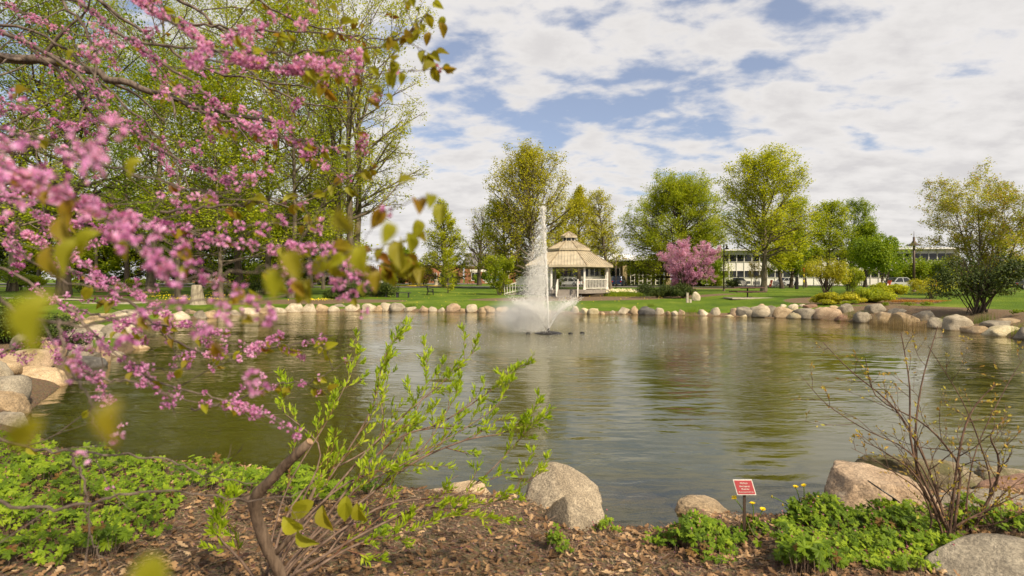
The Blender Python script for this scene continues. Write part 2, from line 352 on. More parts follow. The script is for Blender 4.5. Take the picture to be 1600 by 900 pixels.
M = dict(
 bark=barkmat('bark', (.075, .058, .042), (.20, .165, .12)), bark_dark=barkmat('dark_bark', (.035, .027, .020), (.10, .075, .055)),
 bark_pale=barkmat('pale_bark', (.16, .13, .09), (.36, .31, .23)), twig=barkmat('twig_bark', (.10, .062, .045), (.24, .17, .13), 20),
 redtwig=barkmat('red_twig', (.12, .045, .028), (.24, .13, .07), 30), cutwood=simple('cut_wood', (.30, .19, .11), .8, var=.3, scale=30),
 lf_bright=leafmat('leaf_bright', [(0, (.15, .21, .008)), (.5, (.29, .35, .012)), (1, (.48, .50, .03))]),
 lf_green=leafmat('leaf_green', [(0, (.095, .155, .010)), (.5, (.19, .27, .012)), (1, (.34, .40, .025))]),
 lf_yellow=leafmat('leaf_yellow_green', [(0, (.21, .25, .008)), (.5, (.37, .41, .012)), (1, (.60, .60, .03))]),
 lf_olive=leafmat('leaf_olive', [(0, (.22, .22, .010)), (.5, (.38, .38, .016)), (1, (.60, .56, .04))]),
 lf_dark=leafmat('leaf_dark', [(0, (.022, .038, .006)), (.6, (.055, .085, .010)), (1, (.13, .165, .02))], .25),
 lf_lime=leafmat('leaf_lime', [(0, (.09, .15, .004)), (.5, (.19, .28, .008)), (1, (.34, .42, .02))]),
 lf_rust=leafmat('leaf_rusty_green', [(0, (.34, .20, .06)), (.5, (.36, .34, .06)), (1, (.50, .48, .08))]),
 lf_brown=leafmat('leaf_brown', [(0, (.09, .05, .02)), (.5, (.17, .10, .045)), (1, (.26, .19, .08))]),
 lf_geranium=leafmat('leaf_geranium', [(0, (.20, .11, .03)), (.03, (.055, .105, .004)), (.5, (.15, .24, .008)), (1, (.32, .42, .02))], .35, .6, pscale=2.0),
 lf_willow=leafmat('leaf_shoots', [(0, (.17, .26, .010)), (.5, (.30, .42, .015)), (1, (.50, .58, .04))], .5, pscale=4.0),
 lf_redbud=leafmat('leaf_redbud', [(0, (.22, .10, .015)), (.16, (.25, .16, .012)), (.35, (.24, .22, .012)), (.7, (.26, .27, .015)), (1, (.40, .39, .03))], .5, pscale=3.0),
 pink=leafmat('redbud_blossom', [(0, (.26, .04, .20)), (.30, (.56, .22, .50)), (.6, (.70, .36, .66)), (1, (.88, .60, .86))], .35, .6, pscale=6.0),
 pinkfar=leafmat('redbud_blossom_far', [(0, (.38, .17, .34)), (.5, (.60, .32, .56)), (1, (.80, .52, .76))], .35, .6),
 litter=leafmat('dead_leaf', [(0, (.06, .032, .015)), (.4, (.19, .105, .048)), (.75, (.36, .22, .11)), (1, (.54, .38, .22))], .15, .7, pscale=2.0),
 chip=leafmat('wood_chip', [(0, (.05, .03, .018)), (.5, (.17, .11, .065)), (1, (.40, .28, .18))], .0, .8, pscale=2.0),
 blade=leafmat('grass_blade', [(0, (.05, .10, .006)), (.5, (.11, .18, .010)), (1, (.21, .26, .025))], .35, pscale=.6),
 dryreed=leafmat('dry_reed', [(0, (.16, .11, .05)), (.5, (.34, .25, .13)), (1, (.50, .40, .22))], .3),
 daff=leafmat('daffodil_bloom', [(0, (.75, .68, .30)), (.5, (.82, .78, .55)), (1, (.85, .83, .70))], .3),
 yellow=leafmat('yellow_petal', [(0, (.85, .66, .01)), (1, (.95, .82, .02))], .3),
 orange=leafmat('orange_ground_foliage', [(0, (.30, .10, .02)), (.5, (.42, .20, .03)), (1, (.40, .30, .05))], .3),
 bud=leafmat('leaf_bud', [(0, (.38, .20, .04)), (.5, (.45, .34, .05)), (1, (.40, .42, .06))], .3, pscale=4),
 st_pale=stonemat('pale_stone', (.40, .33, .23), (.64, .55, .41)), st_tan=stonemat('tan_stone', (.32, .225, .125), (.56, .42, .265)),
 st_gray=stonemat('grey_stone', (.19, .16, .12), (.38, .33, .25)), st_pink=stonemat('pinkish_stone', (.32, .22, .14), (.55, .41, .28)),
 st_dark=stonemat('dark_stone', (.065, .06, .055), (.16, .15, .14)), st_moss=stonemat('mossy_stone', (.15, .12, .07), (.33, .27, .18), moss=1.0),
 st_red=stonemat('red_brown_stone', (.19, .10, .065), (.36, .22, .15)), st_gran=stonemat('granite', (.27, .215, .15), (.52, .43, .31), speck=.75, scale=7),
 st_yel=stonemat('yellow_stone', (.42, .34, .19), (.62, .54, .36)),
 roof=simple('tan_metal_roof', (.48, .41, .29), .45, .15, .16, 1.6), white=simple('white_paint', (.72, .69, .62), .5, var=.13, scale=3), roofdark=simple('roof_trim', (.30, .235, .15), .5),
 deck=simple('deck_wood', (.26, .23, .20), .8, var=.2), panel=simple('white_wall_panel', (.74, .72, .68), .6, var=.06, scale=1.0), tanwall=simple('tan_wall', (.42, .32, .18), .8, var=.1, scale=2),
 glass=simple('dark_window_glass', (.012, .014, .017), .06, var=.3, spec=.6), frame=simple('window_frame', (.60, .58, .53), .5), wroof=simple('white_flat_roof', (.72, .71, .70), .5),
 concrete=simple('concrete', (.42, .37, .29), .9, var=.15, scale=3, bump=.2), asphalt=simple('asphalt', (.14, .125, .115), .9, var=.15, scale=1.2), yellowpaint=simple('yellow_kerb_paint', (.62, .42, .04), .7),
 bronze=simple('bronze_post', (.085, .058, .042), .5, .3), blackm=simple('black_metal', (.016, .014, .014), .45, .4), woodb=simple('brown_slats', (.10, .05, .04), .6, var=.2, scale=12),
 benchdark=simple('dark_bench_slats', (.03, .026, .034), .55, var=.2), globe=simple('white_globe', (.85, .85, .85), .3), redp=simple('red_plate', (.33, .04, .045), .5, var=.08), 
 tyre=simple('tyre_rubber', (.015, .015, .016), .8), rim=simple('wheel_rim', (.45, .45, .46), .3, .8), lens=simple('headlight_lens', (.7, .7, .72), .1), orangep=simple('orange_board', (.75, .12, .06), .6),
 redflag=simple('red_band', (.6, .02, .02), .6), yellowb=simple('yellow_band', (.8, .62, .02), .6), bluep=simple('blue_panel', (.02, .12, .5), .5), soil=simple('dark_soil', (.05, .035, .02), .9),
)
def brickmat():
    m, t = newmat('red_brick'); tcx = t.n('TexCoord')
    b = t.n('TexBrick', {'Vector': t.n('Mapping', {0: (tcx, 'Object'), 2: (math.pi/2, 0, 0)}), 'Color1': c4((.34, .115, .052)), 'Color2': c4((.26, .085, .04)), 'Mortar': c4((.36, .27, .2)), 'Scale': 1.6, 'Mortar Size': .012})
    t.n('OutputMaterial', {0: t.n('BsdfPrincipled', {'Base Color': b, 'Roughness': .9})}); return m
M['brick'] = brickmat()
def carpaint(name, c): M[name] = simple(name, c, .25, .3, .03, 1, spec=.6, coat=.6)
for n_, c_ in (('paint_red', (.40, .012, .02)), ('paint_maroon', (.16, .02, .02)), ('paint_black', (.018, .019, .022)), ('paint_silver', (.48, .49, .50)), ('paint_white', (.75, .75, .74)), ('paint_blue', (.03, .05, .13)), ('paint_gray', (.13, .14, .15))): carpaint(n_, c_)
#@@PART2
# ---------------------------------------------------------------- roads
def drape(name, poly_x, poly_y, m, off=.05, parent=None, thick=0.0):
    """strip between two lines of points: poly_x = list of (x0,y0,x1,y1) rungs"""
    b = MB(); V = []
    for (x0, y0, x1, y1) in poly_x:
        for k in range(5):
            t = k/4; x, y = x0+(x1-x0)*t, y0+(y1-y0)*t; V.append((x, y, h1(x, y)+off))
    F = [(i*5+k, i*5+k+1, (i+1)*5+k+1, (i+1)*5+k) for i in range(len(poly_x)-1) for k in range(4)]
    b.add(V, F); o = b.build(name, m); o['kind'] = 'structure'; return o
drape('road', [(x, 84+.02*abs(x), x, 94+.02*abs(x)) for x in np.linspace(-260, 45, 40)], None, M['asphalt'])
drape('parking_lot', [(x, 126, x, 160) for x in np.linspace(-260, -8, 30)], None, M['asphalt'])
drape('parking_lot', [(x, 98, x, 108) for x in np.linspace(8, 220, 30)], None, M['asphalt'])
drape('path', [(x, 41.5+.10*(x+30)**1.0*0, x, 43.2) for x in np.linspace(-60, -33, 14)], None, M['concrete'])
drape('path', [(-16, y, -13.6, y) for y in np.linspace(94, 126, 6)], None, M['asphalt'], .06)
def kerb(x0, y0, x1, y1, label):
    b = MB(); n = 12
    for i in range(n):
        ax, ay = x0+(x1-x0)*i/n, y0+(y1-y0)*i/n; bx, by = x0+(x1-x0)*(i+1)/n, y0+(y1-y0)*(i+1)/n
        b.beam((ax, ay, h1(ax, ay)+.07), (bx, by, h1(bx, by)+.07), .28, .26)
    o = b.build('kerb', M['yellowpaint']); tag(o, label, 'kerb', 'yellow painted kerbs'); return o
kerb(X(608, 97), 97, X(665, 100), 100, 'yellow painted kerb on the far side of the road, left stretch')
kerb(X(652, 96), 96, X(700, 96), 96, 'yellow painted kerb on the far side of the road, right stretch')

# ---------------------------------------------------------------- buildings
def window(parent, x0, x1, z0, z1, y, label=None, mull=0, out=-1, fr=.07):
    """framed window on a wall facing -y (local)"""
    f = MB(); xm, zm = (x0+x1)/2, (z0+z1)/2
    f.box((xm, y-.03, z1), (x1-x0+fr, .10, fr)); f.box((xm, y-.05, z0), (x1-x0+fr*1.6, .16, fr))
    f.box((x0, y-.03, zm), (fr, .098, z1-z0-fr)); f.box((x1, y-.03, zm), (fr, .098, z1-z0-fr))
    for k in range(mull):
        xx = x0+(x1-x0)*(k+1)/(mull+1); f.box((xx, y-.032, zm), (fr*.7, .08, z1-z0-fr))
    w_ = f.build('window', M['frame'], parent)
    g = MB(); g.box((xm, y-.012, zm), (x1-x0-.01, .02, z1-z0-.01)); p = g.build('pane', M['glass'], w_)
    return w_
# long two-storey block on the right
def long_block():
    a = np.array([X(1092, 116), 116]); b = np.array([X(1500, 108), 108]); L = np.linalg.norm(b-a); ang = math.atan2(b[1]-a[1], b[0]-a[0])
    z0 = 1.0; root = empty('office_block', (a[0], a[1], z0), ang)
    tag(root, 'long white two storey block with two bands of dark windows behind the trees', 'building')
    Hh = 7.35; m = MB(); m.box((L/2, 7, Hh/2), (L, 14, Hh)); m.build('wall', M['panel'], root)
    r = MB(); r.box((L/2, 6.6, Hh+.16), (L+1.2, 15.6, .32)); r.build('roof', M['wroof'], root)
    fn = MB(); 
    pitch = 1.52; n = int(L/pitch)
    for k in range(n+1): fn.box((k*pitch+.02, -.06, Hh/2), (.09, .12, Hh-.02))
    fn.build('wall_fins', M['frame'], root)
    src = {}
    for row, (za, zb) in enumerate(((1.75, 3.15), (5.05, 6.55))):
        w0 = window(root, .08, pitch-.04, za, zb, -.01); src[row] = w0
        for k in range(1, n):
            c = w0.copy(); C.objects.link(c); c.parent = root; c.location = (k*pitch, 0, 0)
            g = w0.children[0].copy(); C.objects.link(g); g.parent = c
long_block()
def glass_hall():
    D = 118; x0 = X(806, D); x1 = X(1050, D); z0 = 1.0
    root = empty('entrance_hall', (x0, D, z0)); L = x1-x0
    tag(root, 'low tan entrance hall with glazed doors and white roof behind the gazebo', 'building')
    m = MB(); xs = (1000-806)/F0*D+x0-x0
    xs = (978-806)/F0*D
    m.box((xs/2, 5, 1.0), (xs, 10, 2.0)); m.build('lower_wall', M['panel'], root)
    m = MB(); m.box((xs/2, 5.02, 4.6), (xs, 9.9, 1.6)); m.build('upper_wall', M['tanwall'], root)
    k = 0; 
    for xx in np.arange(.3, xs-2.1, 2.25): window(root, xx, xx+2.0, 2.0, 3.78, .04, mull=1)
    b = MB(); b.box((xs/2, 5.2, 2.9), (xs-.1, 9.4, 1.8)); b.build('inner_wall', M['roofdark'], root)
    p = MB()
    for px in (976, 1043): p.box(((px-806)/F0*D, 0.2, 3.0), (.95, 1.2, 6.0))
    p.build('stone_pillar', M['tanwall'], root)
    # glazed entrance
    ex0, ex1 = (980.5-806)/F0*D, (1039.5-806)/F0*D
    g = MB(); g.box(((ex0+ex1)/2, 1.4, 2.75), (ex1-ex0, .05, 5.5)); gw = g.build('glass_wall', M['glass'], root)
    f = MB(); nn = 9
    for i in range(nn+1): f.box((ex0+(ex1-ex0)*i/nn, 1.32, 2.75), (.12, .12, 5.5))
    for z in (2.35, 3.4, 4.4, 5.45): f.box(((ex0+ex1)/2, 1.30, z), (ex1-ex0, .09, .12))
    f.build('mullions', M['white'], gw)
    for i in (2, 4, 6, 8):
        dx = ex0+(ex1-ex0)*(i-.5)/nn; q = MB()
        for sx in (-.42, .42): q.box((dx+sx, 1.25, 1.12), (.14, .08, 2.2))
        for z in (.12, 1.0, 2.2): q.box((dx, 1.245, z), (.72, .07, .2))
        q.build('door', M['white'], root)
    r = MB(); r.add([(-.6, -1.4, 5.45), (xs-4, -1.4, 5.45), (xs+2.6, -1.2, 5.7), (ex1+.8, -1.2, 5.7), (ex1+.8, 11, 6.3), (xs, 11, 7.6), (-.6, 11, 6.6),
                     (-.6, -1.4, 5.15), (xs-4, -1.4, 5.15), (xs+2.6, -1.2, 5.4), (ex1+.8, -1.2, 5.4), (ex1+.8, 11, 6.0), (xs, 11, 7.3), (-.6, 11, 6.3)],
                    [(0, 1, 2, 5, 6), (2, 3, 4, 5), (13, 12, 9, 8, 7), (12, 11, 10, 9)]+[(k, k+7, (k+1) % 7+7, (k+1) % 7) for k in range(7)])
    r.build('roof', M['wroof'], root)
glass_hall()
def brick_hall(x0px, x1px, D, H, label, wins, roofcol='roofdark'):
    x0, x1 = X(x0px, D), X(x1px, D); root = empty('brick_building', (x0, D, 1.0)); L = x1-x0
    tag(root, label, 'building')
    m = MB(); m.box((L/2, 8, H/2), (L, 16, H)); m.build('wall', M['brick'], root)
    r = MB(); r.box((L/2, 8, H+.2), (L+.8, 16.8, .4)); r.build('roof', M[roofcol], root)
    for a in wins:
        xc = (a-x0px)/F0*D; window(root, xc-.9, xc+.9, 1.0, 3.2, -.01, mull=1, fr=.14)
    return root
brick_hall(592, 668, 176, 5.6, 'one storey red brick building beyond the road, behind the round green tree', [612, 628, 648])
brick_hall(670, 716, 164, 5.3, 'one storey red brick wing with dark square windows behind the conical tree', [678, 692, 706])
br = brick_hall(726, 812, 150, 4.6, 'brick building with white band and grey slate roof left of the gazebo', [742, 760, 775, 790], 'roofdark')
q = MB(); L_ = (812-726)/F0*150
q.add([(-.4, -.5, 5.0), (L_+.4, -.5, 5.0), (L_+.4, 8, 9.0), (-.4, 8, 9.0), (L_+.4, 16.5, 5.0), (-.4, 16.5, 5.0)], [(0, 1, 2, 3), (3, 2, 4, 5), (0, 3, 5), (1, 4, 2)]); q.build('slate_roof', simple('grey_slate', (.16, .15, .15), .8), br)
q = MB(); q.box((L_/2, -.06, 3.75), (L_*.8, .08, .7)); q.build('white_band', M['white'], br)
brick_hall(300, 420, 185, 5.5, 'low brick building glimpsed between the left trunks', [330, 350, 372, 395])
brick_hall(1590, 1760, 96, 3.4, 'low brick building with pale fascia beyond the big dark bush', [1620, 1660, 1700])

# ---------------------------------------------------------------- gazebo
def gazebo():
    cx_, cy_ = X(889, 55), 55.0; g = h1(cx_, cy_); root = empty('gazebo', (cx_, cy_, g))
    tag(root, 'white octagonal gazebo with tan two tier metal roof and cupola', 'gazebo')
    off = math.radians(-90+15)
    def ring(r, z): return [(r*math.cos(off+k*math.pi/4), r*math.sin(off+k*math.pi/4), z) for k in range(8)]
    zd = 1.39-g; ze = 3.72-g; zr = 5.28-g
    def tier(name, r0, z0, r1, z1, seams, sub=None):
        m = MB(); a, b = ring(r0, z0), ring(r1, z1); a2, b2 = ring(r0, z0-.10), ring(r1, z1-.10)
        V = a+b+a2+b2
        F = []
        for k in range(8):
            n_ = (k+1) % 8
            F += [(k, n_, 8+n_, 8+k), (16+n_, 16+k, 24+k, 24+n_), (16+k, 16+n_, n_, k)]
        m.add(V, F); roof = m.build(name, M['roof'], root)
        s_ = MB()
        for k in range(8):
            A, B = np.array(a[k]), np.array(a[(k+1) % 8]); P, Q = np.array(b[k]), np.array(b[(k+1) % 8])
            up = np.array([0, 0, .03])
            s_.beam(A+up, P+up, .11, .06, 1)
            for j in range(1, seams):
                t = j/seams; s0 = A+(B-A)*t
                # seams run square to the eave until they meet a hip
                e = (B-A)/np.linalg.norm(B-A); mid = (A+B)/2; apex = (P+Q)/2; slope_ = apex-mid
                half = np.linalg.norm(B-A)/2; d = abs(t-.5)*2*half; hh_ = np.linalg.norm(Q-P)/2
                f = 1.0 if d <= hh_ else (half-d)/(half-hh_)
                s_.beam(s0+up, s0+slope_*f+up, .045, .05, 0)
            s_.beam(A-np.array([0, 0, .09]), B-np.array([0, 0, .09]), .08, .2, 2)
        s_.build('standing_seams', [M['roof'], M['roofdark'], M['roof']], roof)
        return roof
    tier('lower_roof', 4.62, ze, 1.95, zr, 12)
    tier('upper_roof', 2.25, zr+.12, .72, 6.22-g, 6)
    v = MB()
    for k in range(8):
        A, B = np.array(ring(1.85, 0)[k]), np.array(ring(1.85, 0)[(k+1) % 8])
        for j in range(6):
            t = (j+.5)/6; p = A+(B-A)*t; v.box((p[0], p[1], zr+.02), (.12, .12, .3))
    v.build('vent_band', M['white'], root)
    v = MB(); v.lathe([(1.7, zr-.15), (1.7, zr+.15)], 8); v.build('vent_screen', M['glass'], root)
    cu = MB(); cu.lathe([(.60, 6.14-g), (.60, 6.62-g)], 8); cw = cu.build('cupola', M['glass'], root)
    cf = MB()
    for p in ring(.63, 0): cf.box((p[0], p[1], 6.40-g), (.10, .10, .5))
    cf.lathe([(.70, 6.62-g), (.70, 6.70-g), (.60, 6.70-g)], 8); cf.build('cupola_frame', M['white'], cw)
    t = tier('cupola_roof', .86, 6.72-g, .04, 7.18-g, 3)
    for p in ring(4.05, 0):
        c = MB(); c.box((p[0], p[1], (zd+ze)/2), (.17, .17, ze-zd)); c.box((p[0], p[1], ze-.12), (.26, .26, .12)); c.box((p[0], p[1], zd+.1), (.24, .24, .2)); c.build('post', M['white'], root)
    c = MB(); R = ring(4.05, 0)
    for k in range(8):
        A, B = np.array(R[k]), np.array(R[(k+1) % 8]); c.beam(A+[0, 0, ze-.02], B+[0, 0, ze-.02], .12, .24)
    c.build('header_beam', M['white'], root)
    d = MB(); a = ring(4.3, zd); b = ring(4.3, zd-.35); d.add(a+b, [tuple(range(8)), tuple(range(15, 7, -1))]+[(k, k+8, (k+1) % 8+8, (k+1) % 8) for k in range(8)]); d.build('deck', M['deck'], root)
    d = MB(); d.lathe([(4.1, -.3), (4.1, zd-.34)], 8); d.build('base', M['soil'], root)
    # railing panels, open at two stairs: sides 7 (front) and 6 (front left)
    for k in range(8):
        if k in (7, 5): continue
        A, B = np.array(R[k]), np.array(R[(k+1) % 8]); c = MB()
        c.beam(A+[0, 0, zd+.98], B+[0, 0, zd+.98], .09, .07); c.beam(A+[0, 0, zd+.14], B+[0, 0, zd+.14], .07, .06)
        n_ = 15
        for j in range(1, n_):
            p = A+(B-A)*j/n_; c.box((p[0], p[1], zd+.56), (.045, .045, .8))
        c.build('railing', M['white'], root)
    for k in (7, 5):
        A, B = np.array(R[k]), np.array(R[(k+1) % 8]); mid = (A+B)/2; o_ = mid/np.linalg.norm(mid); e = (B-A)/np.linalg.norm(B-A)
        st = MB(); n_ = 5; run = .5; wdt = 1.9
        for i in range(n_):
            z = zd-(i+1)*zd/(n_+.0); p = mid+o_*(.35+run*(i+.5)); st.box((p[0], p[1], z/2-.1), (run, wdt, max(z, .02)+.2), math.atan2(o_[1], o_[0]))
        st.build('stairs', M['deck'], root)
        for s_ in (-1, 1):
            a0 = mid+e*s_*wdt/2+o_*.2; a1 = a0+o_*(run*n_); rr = MB()
            rr.beam(a0+[0, 0, zd+.95], a1+[0, 0, .95], .09, .09); rr.beam(a0+[0, 0, zd+.12], a1+[0, 0, .14], .07, .07)
            for j in range(10):
                t_ = j/9; p = a0+(a1-a0)*t_; z = zd*(1-t_); wd = .10 if j in (0, 9) else .045; rr.box((p[0], p[1], z+.5), (wd, wd, .95))
            rr.build('stair_rail', M['white'], root)
gazebo()

# ---------------------------------------------------------------- vehicles
def car(px, py, D, rz, paint, kind, label):
    x = X(px, D); z = h1(x, D)+.05; root = empty('parked_'+('pickup' if kind == 'pickup' else 'van' if kind == 'van' else 'car'), (x, D, z), rz)
    tag(root, label, {'pickup': 'pickup truck', 'van': 'van'}.get(kind, 'car'), 'vehicles parked beyond the lawn')
    prof = {'sedan': (4.5, .85, [(-1.5, .9), (-.85, 1.42), (.55, 1.44), (1.2, .92)]), 'suv': (4.6, 1.0, [(-2.15, 1.0), (-1.9, 1.68), (.45, 1.72), (1.1, 1.04)]),
            'pickup': (5.4, 1.05, [(-.6, 1.0), (-.5, 1.78), (.7, 1.8), (1.35, 1.06)]), 'van': (5.6, 1.15, [(-2.7, 1.15), (-2.65, 2.15), (1.2, 2.15), (2.0, 1.2)])}[kind]
    L, hb, cab = prof; w_ = 1.82; b = MB()
    side = [(-L/2, .32), (-L/2, hb*.9), (-L/2+.15, hb), (L/2-1.0, hb), (L/2-.15, hb*.78), (L/2, hb*.6), (L/2, .32)]
    n = len(side); V = [(p[0], -w_/2, p[1]) for p in side]+[(p[0], w_/2, p[1]) for p in side]
    b.add(V, [tuple(range(n)), tuple(range(2*n-1, n-1, -1))]+[(k, k+n, (k+1) % n+n, (k+1) % n) for k in range(n)])
    b.build('body', M[paint], root)
    g = MB(); V = []
    for s_ in (-1, 1):
        for i, (a, c) in enumerate(cab): V.append((a, s_*(w_/2-.06-(.16 if i in (1, 2) else 0)), c-.01))
    g.add(V, [(0, 1, 2, 3), (7, 6, 5, 4), (0, 4, 5, 1), (3, 2, 6, 7), (1, 5, 6, 2)]); g.build('windows', M['glass'], root)
    r = MB(); a, c = cab[1], cab[2]; r.box(((a[0]+c[0])/2, 0, (a[1]+c[1])/2+.02), (c[0]-a[0]+.1, w_-.38, .07))
    for s_ in (-1, 1):
        for xx in (.0,): r.beam(((a[0]+c[0])/2, s_*(w_/2-.05), hb), ((a[0]+c[0])/2, s_*(w_/2-.21), a[1]), .09, .05)
        for i, j in ((0, 1), (3, 2)): r.beam((cab[i][0], s_*(w_/2-.06), cab[i][1]), (cab[j][0], s_*(w_/2-.22), cab[j][1]), .08, .08)
    r.build('cabin_roof', M[paint], root)
    for sx in (-1, 1):
        for s_ in (-1, 1):
            t = MB(); cx_, cy_ = sx*L*.31, s_*(w_/2-.06)
            prof_ = [(0.0, -.11), (.33, -.11), (.35, -.07), (.35, .07), (.33, .11), (0, .11)]
            V = []; 
            for rr, yy in prof_:
                for k in range(14): a_ = 2*math.pi*k/14; V.append((cx_+rr*math.cos(a_), cy_+yy, .35+rr*math.sin(a_)))
            t.add(V, [(i*14+k, i*14+(k+1) % 14, (i+1)*14+(k+1) % 14, (i+1)*14+k) for i in range(5) for k in range(14)])
            wh = t.build('wheel', M['tyre'], root)
            q_ = MB(); V = [(cx_+.2*math.cos(k*.628), cy_+s_*.115, .35+.2*math.sin(k*.628)) for k in range(10)]; q_.add(V, [tuple(range(10))]); q_.build('rim', M['rim'], wh)
    for s_ in (-1, 1):
        l = MB(); l.box((L/2-.04, s_*.68, hb*.66), (.12, .34, .15)); l.build('headlight', M['lens'], root)
        l = MB(); l.box((-L/2+.02, s_*.74, hb*.8), (.08, .2, .18)); l.build('tail_light', M['redflag'], root)
    return root
car(635, 443, 150, .25, 'paint_red', 'sedan', 'bright red sedan parked before the brick building beyond the road')
car(700, 446, 128, 2.9, 'paint_black', 'pickup', 'black pickup truck behind the trunk of the conical tree')
car(487, 446, 118, .1, 'paint_maroon', 'van', 'maroon van with a white roof seen between the left trunks')
car(517, 446, 122, .5, 'paint_black', 'suv', 'dark suv parked just right of the maroon van')
car(462, 446, 122, -.4, 'paint_silver', 'suv', 'silver suv parked just left of the maroon van')
car(546, 446, 130, .2, 'paint_white', 'van', 'white van half hidden behind the twin trunk tree')
car(595, 446, 128, .2, 'paint_white', 'van', 'white van seen right of the twin trunk tree')
car(776, 445, 128, .1, 'paint_white', 'van', 'white van with a blue side panel left of the gazebo')
car(889, 445, 95, 2.6, 'paint_white', 'sedan', 'white car seen through the open side of the gazebo')
car(968, 446, 99, 1.15, 'paint_blue', 'suv', 'dark blue suv parked in front of the glazed doors')
car(1152, 446, 102, 2.75, 'paint_gray', 'sedan', 'dark grey sedan parked left of the yellow green tree')
car(1228, 447, 102, .35, 'paint_silver', 'sedan', 'silver sedan parked behind the row of trunks')
car(1405, 448, 74, .15, 'paint_silver', 'sedan', 'silver car behind the shrubs below the tall lamp')
car(1598, 445, 66, .3, 'paint_black', 'sedan', 'dark car at the right edge beyond the big bush')
o = MB(); o.box((X(780, 126.8), 126.6, 2.6), (1.4, .05, 1.0)); 
vb = [q for q in C.objects if q.get('label', '').startswith('white van with a blue')][0]
o = MB(); o.box((.2, -.93, 1.45), (1.6, .03, .9)); o.build('side_panel', M['bluep'], vb)
ms = [q for q in C.objects if q.get('label', '').startswith('maroon van')][0]
o = MB(); o.box((-.6, 0, 2.36), (4.1, 1.7, .4)); o.build('roof_box', M['white'], ms)

# ---------------------------------------------------------------- street furniture
def lamp(px, py, D, H, kind, label, r=.07):
    x = X(px, D); root = empty('lamp_post', (x, D, h1(x, D))); tag(root, label, 'lamp post')
    b = MB(); b.tube([(0, 0, 0), (0, 0, H)], [r*1.15, r*.9], 10); b.lathe([(0, .22), (r*1.9, .2), (r*2.0, 0)], 12); b.build('post', M['bronze'], root)
    if kind == 'arm':
        a = MB(); a.tube([(0, 0, H-.12), (.12, 0, H-.05), (.3, 0, H-.02), (.34, 0, H-.1)], .025, 8); a.build('arm', M['bronze'], root)
        s_ = MB(); s_.lathe([(.05, .42), (.09, .30), (.10, .12), (.22, .02), (.33, -.06), (.31, -.07), (.05, .08)], 20, (.32, 0, H-.5)); s_.build('lamp_shade', M['bronze'], root)
        g = MB(); g.lathe([(0, .06), (.11, .04), (.12, -.04), (.06, -.10), (0, -.11)], 14, (.32, 0, H-.5)); g.build('bulb', M['globe'], root)
    elif kind == 'top':
        s_ = MB(); s_.lathe([(.0, .55), (.05, .5), (.06, .25), (.17, .12), (.17, .0), (.48, -.14), (.60, -.20), (.58, -.23), (.08, -.10)], 22, (0, 0, H-.55)); s_.build('lamp_shade', M['bronze'], root)
        g = MB(); g.lathe([(.0, -.1), (.13, -.14), (.13, -.24), (.05, -.30), (0, -.31)], 14, (0, 0, H-.55)); g.build('bulb', M['globe'], root)
        s_ = MB(); s_.tube([(0, 0, H-.1), (0, 0, H+.55)], [.03, .012], 8); s_.build('finial', M['bronze'], root)
    elif kind == 'globe':
        s_ = MB(); s_.lathe([(.02, -.34)]+[(.34*math.cos(a), .34*math.sin(a)) for a in np.linspace(-1.4, 1.55, 12)], 20, (0, 0, H+.3)); s_.build('globe', M['globe'], root)
        s_ = MB(); s_.lathe([(.14, -.1), (.15, .1), (.05, .12)], 12, (0.0, -.31, H+.3)); s_.build('collar', M['blackm'], root)
    return root
lamp(1131, 455, foot(1131, 455)[1], 5.3, 'arm', 'brown lamp post with bell shade left of the picnic table')
lamp(1428, 452, 50, 5.05, 'top', 'tall brown lamp post with hat shade and finial right of the shrubs', .1)
lamp(962.5, 459, 55, 3.9, 'none', 'thin dark bare pole standing right of the gazebo', .035)
lamp(786, 446, 85, 4.1, 'globe', 'grey pole with a white globe lamp left of the fountain jet')
lamp(655, 444, 120, 3.2, 'none', 'thin dark pole beyond the road by the brick building', .08)
def picnic(px, py, label):
    p = foot(px, py); root = empty('picnic_table', tuple(p+[0, 0, .05])); tag(root, label, 'picnic table')
    pad = MB(); pad.box((0, -.1, -.05), (3.3, 1.9, .1)); pad.build('pad', M['concrete'], root)
    t = MB()
    for k in range(5): t.box((0, -.3+k*.15, .80), (2.45, .13, .08))
    t.build('table_top', M['woodb'], root)
    for s_ in (-1, 1):
        b = MB()
        for k in range(2): b.box((0, s_*.72+(k-.5)*.15, .47), (2.35, .13, .08))
        b.build('seat', M['woodb'], root)
    l = MB(); l.tube([(0, 0, .02), (0, 0, .78)], .055, 10); l.box((0, 0, .74), (1.2, .1, .06)); l.box((0, 0, .42), (.09, 1.5, .07))
    for s_ in (-1, 1): l.box((0, s_*.72, .43), (1.2, .1, .04))
    l.build('pedestal', M['blackm'], root); return root
picnic(1168, 466, 'brown slatted picnic table on a concrete pad on the right lawn')
picnic(182, 474, 'brown picnic table under the left trees behind the blossom')
def flat_bench(px, py):
    p = foot(px, py); root = empty('flat_bench', tuple(p)); tag(root, 'dark backless bench on the lawn before the juniper', 'bench')
    t = MB()
    for k in range(3): t.box((0, -.16+k*.16, .45), (2.55, .14, .06))
    t.build('seat', M['benchdark'], root)
    for x_ in (-1.05, 0, 1.05):
        l = MB(); l.box((x_, 0, .21), (.09 if x_ else .2, .34, .42)); l.build('leg', M['benchdark'], root)
flat_bench(621, 465)
